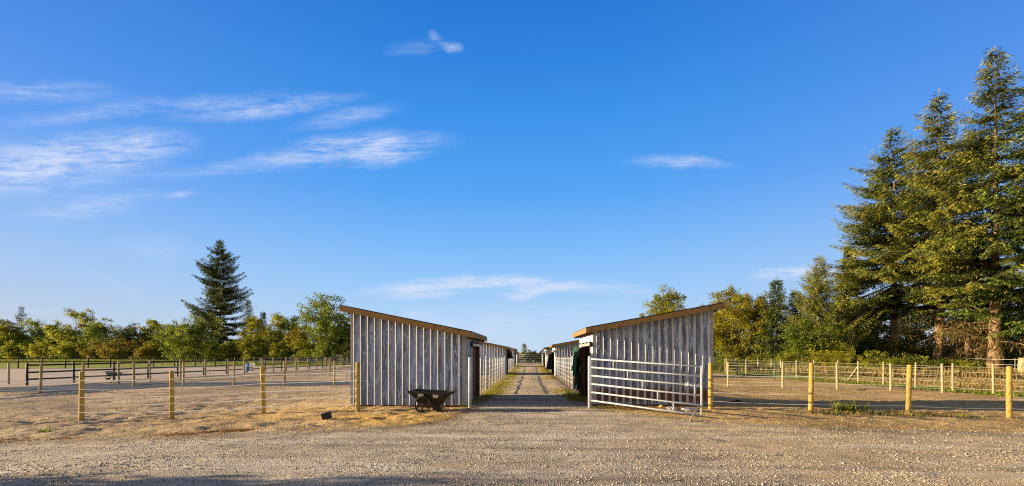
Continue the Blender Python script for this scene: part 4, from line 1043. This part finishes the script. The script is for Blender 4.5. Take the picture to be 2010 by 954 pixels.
# ------------------------------------------------------------------ grass, straw, stones
rng = np.random.RandomState(5)
def scatter(n, fx, fy): 
    x, y = fx(n), fy(n); return np.c_[x, y, gz(x, y)]
def along(lst, n, sd, pw=1):
    p = np.array(lst); s = rng.randint(0, len(p) - 1, n); t = rng.rand(n)[:, None]
    q = p[s] * (1 - t) + p[s + 1] * t + rng.normal(0, sd, (n, 2)); return np.c_[q, gz(q[:, 0], q[:, 1])]
def keep(p, sc_, th):
    return p[fnoise(p[:, 0] * sc_ + 5, p[:, 1] * sc_ + 2, 3) > th]
def stuff(o, label): tag(o, label, 'grass', None, 'stuff'); return o
# lane verges
for sgn, lab in ((-1, 'yellow green grass along the left edge of the lane'), (1, 'yellow green grass along the right edge of the lane')):
    p = scatter(13000, lambda n: sgn * (1.55 + np.abs(rng.normal(0, .28, n)) * np.where(rng.rand(n) < .5, -1, .5)), lambda n: rng.uniform(17, 62, n))
    p = keep(p, .7, .47)
    stuff(blades('lane_grass', p, .08, LF['lane'], rng, .8, 2, .016), lab)
p = keep(scatter(9000, lambda n: rng.uniform(-1.75, 1.75, n), lambda n: rng.uniform(15, 60, n)), 1.1, .44)
stuff(blades('straw_litter', p, .055, LF['straw'], rng, 1.6, 1, .012), 'straw coloured stubble scattered over the sunny lane')
p = keep(along([(-1.9, 13.4), (-1.6, 17)], 300, .2), 1.5, .35); stuff(blades('grass_tufts', p, .1, LF['grass'], rng, .6, 3, .012), 'grass tufts at the left shed door')
p = keep(along([(1.7, 15.5), (1.75, 18.6)], 700, .22), 1.2, .35); stuff(blades('grass_tufts', p, .12, LF['grass'], rng, .6, 3, .014), 'grass tufts under the hanging blankets')
p = keep(along([(2.0, 13.55), (3.4, 13.45), (4.6, 13.3)], 900, .16), 1.4, .42); stuff(blades('grass_tufts', p, .08, LF['straw'], rng, .7, 2, .010), 'dry grass at the foot of the rusty shed')
p = np.concatenate([along([pr[1], pr[2]], 700, .22), along([pr[2], pr[3]], 500, .2), along([pr[3], pr[4]], 200, .2)]); p = keep(p, 1.1, .42)
stuff(blades('grass_tufts', p[::4], .13, LF['grass'], rng, .55, 3, .012), 'green weeds along the right front fence'); stuff(blades('dry_tufts', p[1::2], .13, LF['straw'], rng, .6, 3, .010), 'dry grass along the right front fence')
x, y = at(1660, 807, 0.03); q = np.c_[rng.normal(x, .16, 60), rng.normal(y, .08, 60)]
stuff(blades('weed', np.c_[q, gz(q[:, 0], q[:, 1])], .34, LF['grass'], rng, .5, 4, .03), 'taller weed between the first two right fence posts')
x, y = atg(90, 852); q = np.c_[rng.normal(x, .07, 40), rng.normal(y, .07, 40)]
tag(blades('weed', np.c_[q, gz(q[:, 0], q[:, 1]) + .03], .10, LF['bright'], rng, .8, 3, .03), 'bright yellow green weed at the left gravel edge', 'weed', None, 'stuff')
p = along([atg(a, b - 4) for a, b in e_px[0:6]], 5200, .16); p = keep(p, .9, .46)
stuff(blades('straw_litter', p, .09, LF['rustgrass'], rng, 2.2, 1, .012), 'rust coloured straw along the left gravel edge')
p = keep(scatter(2600, lambda n: rng.normal(-2.8, 1.7, n), lambda n: rng.normal(11.1, .8, n)), .9, .4)
p = p[~((np.abs(p[:, 0]) < 5.5) & (p[:, 1] > 13.6))]
stuff(blades('straw_litter', p, .08, LF['straw'], rng, 2.5, 1, .009), 'pale straw strewn around the black cart')
# verge behind the right boundary fence
def vgrass(n, y0, y1, x0, x1):
    y = rng.uniform(y0, y1, n); x = np.interp(y, [10, 20, 40, 60], [21.6, 20.6, 17.6, 15.0]) + rng.uniform(x0, x1, n); return np.c_[x, y, gz(x, y)]
p = keep(vgrass(16000, 19, 52, .1, 2.2), .5, .4); stuff(blades('verge_grass', p, .16, LF['grass'], rng, .5, 2, .03), 'green grass at the foot of the pale verge fence')
p = vgrass(22000, 18, 34, .9, 14); stuff(blades('dry_grass', p, .22, LF['straw'], rng, .6, 1, .03), 'dry golden grass beyond the verge fence')
p = np.concatenate([along([P(1395, 47), P(1470, 46), P(1550, 44)], 5000, .8), along([P(1560, 40), P(1760, 36), P(2060, 33)], 6000, .9)])
stuff(blades('tall_grass', p, .75, LF['straw'], rng, .22, 1, .035), 'tall straw coloured grass below the right shrubs')
p = along([P(-60, 80), P(100, 100), P(200, 96), P(420, 86), P(720, 70)], 20000, 4.5); stuff(blades('field_grass', p, .5, LF['grass'], rng, .5, 1, .09), 'green grass strip below the left tree line')

plant(520, 560, 4.4, bl, 'unseen leafy bush added left of the camera to shade the gravel yard', 'bush', 'bush', None, Rr=1.7, seed=190, mat='green', n=120, per=44, leaf=.13, trunk=.05, low=.02, multi=4, lobes=8, clump=.35).location = (-11.5, 5.0, -.25)  # out-of-view bush put in to cast a shadow over the near yard
# loose stones on the yard, the lane mouth and the dirt
def stones(name, label, p, r0, r1, mat, seed):
    rg = np.random.RandomState(seed); n = len(p)
    t = np.array([[1, 0, 0], [-1, 0, 0], [0, 1, 0], [0, -1, 0], [0, 0, 1], [0, 0, -1]], float)
    f = np.array([[0, 2, 4], [2, 1, 4], [1, 3, 4], [3, 0, 4], [2, 0, 5], [1, 2, 5], [3, 1, 5], [0, 3, 5]])
    r = rg.uniform(0, 1, n) ** 2.5 * (r1 - r0) + r0; a = rg.uniform(0, 6.28, n)
    v = t[None] * (r[:, None] * rg.uniform(.7, 1.3, (n, 6)))[:, :, None] * np.array([1, 1, .62])
    ca, sa = np.cos(a)[:, None], np.sin(a)[:, None]
    v = np.stack([v[:, :, 0] * ca - v[:, :, 1] * sa, v[:, :, 0] * sa + v[:, :, 1] * ca, v[:, :, 2]], 2) + rg.normal(0, .18, (n, 6, 3)) * r[:, None, None]
    v += p[:, None, :]; fa = (f[None] + (np.arange(n) * 6)[:, None, None]).reshape(-1, 3)
    me = bpy.data.meshes.new(name); me.vertices.add(n * 6); me.vertices.foreach_set('co', v.ravel())
    m_ = len(fa); me.loops.add(m_ * 3); me.loops.foreach_set('vertex_index', fa.ravel().astype(np.int32)); me.polygons.add(m_)
    me.polygons.foreach_set('loop_start', np.arange(m_, dtype=np.int32) * 3); me.polygons.foreach_set('loop_total', np.full(m_, 3, np.int32))
    at_ = me.attributes.new('tint', 'FLOAT', 'FACE'); at_.data.foreach_set('value', np.repeat(rg.rand(n), 8).astype(np.float32))
    me.update(); me.materials.append(mat); o = bpy.data.objects.new(name, me); COL.objects.link(o); return tag(o, label, 'stones', None, 'stuff')
def m_stone():
    m, nt, o = newmat('stone'); a = nt.nodes.new('ShaderNodeAttribute'); a.attribute_name = 'tint'
    c = ramp(nt, a.outputs['Fac'], [(0, (.13, .12, .11)), (.4, (.34, .295, .24)), (.75, (.5, .43, .34)), (1, (.66, .6, .5))]); bsdf(nt, o, c, .85); return m
MS = m_stone()
iz = lambda x, y: np.array([ZZ[i, j] for i, j in zip(np.clip(np.searchsorted(gx, x), 0, nX - 1), np.clip(np.searchsorted(gy, y), 0, nY - 1))])
n = 90000
D_ = 5.0 * (14.5 / 5.0) ** rng.rand(n); xc = D_ * rng.uniform(-1.2, 1.2, n)
x = xc * CT - D_ * ST; y = xc * ST + D_ * CT
ok = y < np.interp(x, ex, ey) + rng.normal(0, .25, n); ok &= fnoise(x * .8, y * 1.6, 3) + rng.normal(0, .12, n) > .40
stones('gravel_stones', 'loose pale stones over the gravel yard', np.c_[x, y, iz(x, y) + .006][ok], .004, .018, MS, 1)
n = 5000
x = rng.uniform(-14, 14, n); y = rng.uniform(9.5, 16, n); ok = (y > np.interp(x, ex, ey)) & ~((np.abs(x) > 1.9) & (np.abs(x) < 5.6) & (y > 13.6))
stones('dirt_clods', 'small clods and stones on the bare dirt', np.c_[x, y, iz(x, y) + .005][ok], .005, .02, MS, 2)

# ------------------------------------------------------------------ camera, sun, sky
cam = bpy.data.cameras.new('camera'); co = bpy.data.objects.new('camera', cam); COL.objects.link(co)
cam.sensor_width = 36; cam.lens = 36 * F / 2010; cam.shift_y = (HY - 477) / 2010; cam.clip_end = 6000
co.location = (0, 0, CAMH); co.rotation_euler = (math.pi / 2, 0, YAW); sc.camera = co

dirv = Vector((1, -SUN_B, -math.tan(SUN_EL))).normalized()
sl = bpy.data.lights.new('sun', 'SUN'); sl.energy = 12.0; sl.angle = R(.75); sl.color = (1, .79, .50)
so = bpy.data.objects.new('sun', sl); COL.objects.link(so); so.rotation_euler = dirv.to_track_quat('-Z', 'Y').to_euler()
so.location = (-30, 10, 20)

w = bpy.data.worlds.new('World'); sc.world = w; w.use_nodes = True; nt = w.node_tree; nt.nodes.clear()
out = nt.nodes.new('ShaderNodeOutputWorld'); bg = nt.nodes.new('ShaderNodeBackground'); L(nt, bg.outputs[0], out.inputs[0])
gen = nt.nodes.new('ShaderNodeTexCoord').outputs['Generated']
sep = nt.nodes.new('ShaderNodeSeparateXYZ'); L(nt, gen, sep.inputs[0])
el = mathn(nt, 'ARCSINE', sep.outputs[2]); az = mathn(nt, 'ARCTAN2', sep.outputs[0], sep.outputs[1])
def lin(r, g, b):
    f = lambda c: (c / 255 / 12.92) if c / 255 <= .04045 else ((c / 255 + .055) / 1.055) ** 2.4
    return (f(r), f(g), f(b))
e01 = mathn(nt, 'DIVIDE', el, math.pi / 2)
front = ramp(nt, e01, [(0, lin(200, 222, 243)), (.036, lin(184, 217, 249)), (.093, lin(154, 203, 252)), (.149, lin(124, 187, 253)), (.21, lin(90, 168, 248)), (.29, lin(66, 152, 240)), (.37, lin(47, 133, 226)), (.43, lin(39, 121, 216)), (.56, lin(22, 62, 128)), (1, lin(14, 38, 86))])
side = ramp(nt, e01, [(0, lin(205, 205, 210)), (.1, lin(168, 198, 242)), (.21, lin(108, 160, 242)), (.3, lin(82, 140, 230)), (.42, lin(70, 124, 218)), (.56, lin(22, 62, 128)), (1, lin(14, 38, 86))])
absaz = mathn(nt, 'ABSOLUTE', mathn(nt, 'SUBTRACT', az, -.04))
col = mix(nt, ramp(nt, absaz, [(.25, 0), (1.0, .8)]), front, side)
back = ramp(nt, e01, [(0, lin(238, 232, 222)), (.15, lin(234, 232, 232)), (.33, lin(176, 188, 212)), (.52, lin(56, 78, 115)), (1, lin(14, 38, 86))])  # sky behind the camera brightened as added fill for camera-facing surfaces
col = mix(nt, ramp(nt, mathn(nt, 'DIVIDE', absaz, math.pi), [(.36, 0), (.5, 1)]), col, back)
sky = nt.nodes.new('ShaderNodeTexSky'); sky.sky_type = 'NISHITA'; sky.sun_disc = False; sky.sun_elevation = SUN_EL; sky.sun_rotation = math.atan2(-dirv.x, -dirv.y)
nsky = mix(nt, 1.0, sky.outputs[0], (.1, .1, .1), 'MULTIPLY')
col = mix(nt, .04, col, nsky)
# cirrus wisps
yy = mathn(nt, 'MAXIMUM', sep.outputs[1], .05)
cv = nt.nodes.new('ShaderNodeCombineXYZ'); L(nt, mathn(nt, 'DIVIDE', sep.outputs[0], yy), cv.inputs[0]); L(nt, mathn(nt, 'DIVIDE', sep.outputs[2], yy), cv.inputs[1])
def ang(px, py):
    u, v = (px - CX) / F, (HY - py) / F
    y_ = u * ST + CT
    return (u * CT - ST) / y_, v / y_
WISP = [(80, 322, 290, 46, 6, .95), (250, 292, 130, 26, 10, .65), (40, 178, 220, 18, -2, .42), (170, 222, 260, 14, 6, .3), (380, 200, 200, 10, 5, .25), (510, 208, 200, 16, 4, .62), (680, 230, 110, 14, 9, .45),
        (690, 295, 200, 24, 5, .85), (745, 285, 70, 26, 6, .5), (450, 325, 200, 12, 6, .35), (170, 405, 170, 20, 6, .5), (350, 381, 34, 7, 10, .4), (848, 69, 18, 9, -35, .5), (880, 88, 24, 8, -4, .6), (810, 90, 60, 12, 8, .2),
        (850, 567, 150, 13, 3, 1.3), (930, 560, 150, 11, 4, .9), (1080, 562, 240, 10, -3, .95), (1030, 578, 56, 8, 7, 1.4), (830, 617, 50, 6, 6, .7), (1340, 318, 95, 10, -3, .6), (1560, 537, 80, 9, 6, 1.4), (40, 606, 80, 6, -3, .5),
        (250, 572, 100, 6, -30, .25), (940, 640, 300, 30, 4, .35), (880, 655, 200, 22, 3, .3), (300, 490, 110, 24, 0, .25), (1100, 615, 260, 16, 8, .2)]
tot = None
dis = nt.nodes.new('ShaderNodeTexNoise'); dis.inputs['Scale'].default_value = 7; dis.inputs['Detail'].default_value = 7; dis.inputs['Roughness'].default_value = .6; L(nt, cv.outputs[0], dis.inputs['Vector'])
dv = nt.nodes.new('ShaderNodeVectorMath'); dv.operation = 'MULTIPLY_ADD'; L(nt, dis.outputs['Color'], dv.inputs[0]); dv.inputs[1].default_value = (.12, .05, 0); L(nt, cv.outputs[0], dv.inputs[2])
for (px, py, hl, ht, tilt, st) in WISP:
    a0, e0 = ang(px, py)
    mp = mapping(nt, dv.outputs[0], scale=(hl / F * 1.2, ht / F * 1.7, 1), loc=(a0 + .06, e0 + .025, 0), rot=(0, 0, R(tilt)), typ='TEXTURE')
    gr_ = nt.nodes.new('ShaderNodeTexGradient'); gr_.gradient_type = 'SPHERICAL'; L(nt, mp, gr_.inputs[0])
    g_ = mathn(nt, 'MULTIPLY', mathn(nt, 'POWER', gr_.outputs[1], 1.2), st)
    tot = g_ if tot is None else mathn(nt, 'ADD', tot, mathn(nt, 'MULTIPLY', g_, mathn(nt, 'SUBTRACT', 1.0, tot)))
str1 = noise(nt, mapping(nt, cv.outputs[0], scale=(4.5, 42, 1), rot=(0, 0, R(-5))), 1.0, 8, .68, .7)
str2 = noise(nt, mapping(nt, cv.outputs[0], scale=(20, 90, 1), rot=(0, 0, R(-9))), 1.0, 5, .6, .6)
str3 = noise(nt, mapping(nt, cv.outputs[0], scale=(38, 260, 1), rot=(0, 0, R(-7))), 1.0, 4, .6, .4)
strk = mathn(nt, 'ADD', mathn(nt, 'ADD', mathn(nt, 'MULTIPLY', str1, .58), mathn(nt, 'MULTIPLY', str2, .28)), mathn(nt, 'MULTIPLY', str3, .14))
cf = mathn(nt, 'MULTIPLY', tot, ramp(nt, strk, [(.40, .06), (.60, 1.7)]), True)
col = mix(nt, mathn(nt, 'MULTIPLY', cf, .85), col, lin(212, 224, 250))
L(nt, col, bg.inputs[0]); bg.inputs[1].default_value = 1.0

sc.render.engine = 'CYCLES'
sc.view_settings.view_transform = 'Standard'; sc.view_settings.look = 'None'; sc.view_settings.exposure = 0; sc.view_settings.gamma = 1
sc.cycles.max_bounces = 6; sc.cycles.diffuse_bounces = 3; sc.cycles.transparent_max_bounces = 4
sc.cycles.use_denoising = False
sc.cycles.pixel_filter_type = 'BLACKMAN_HARRIS'; sc.cycles.filter_width = 1.15
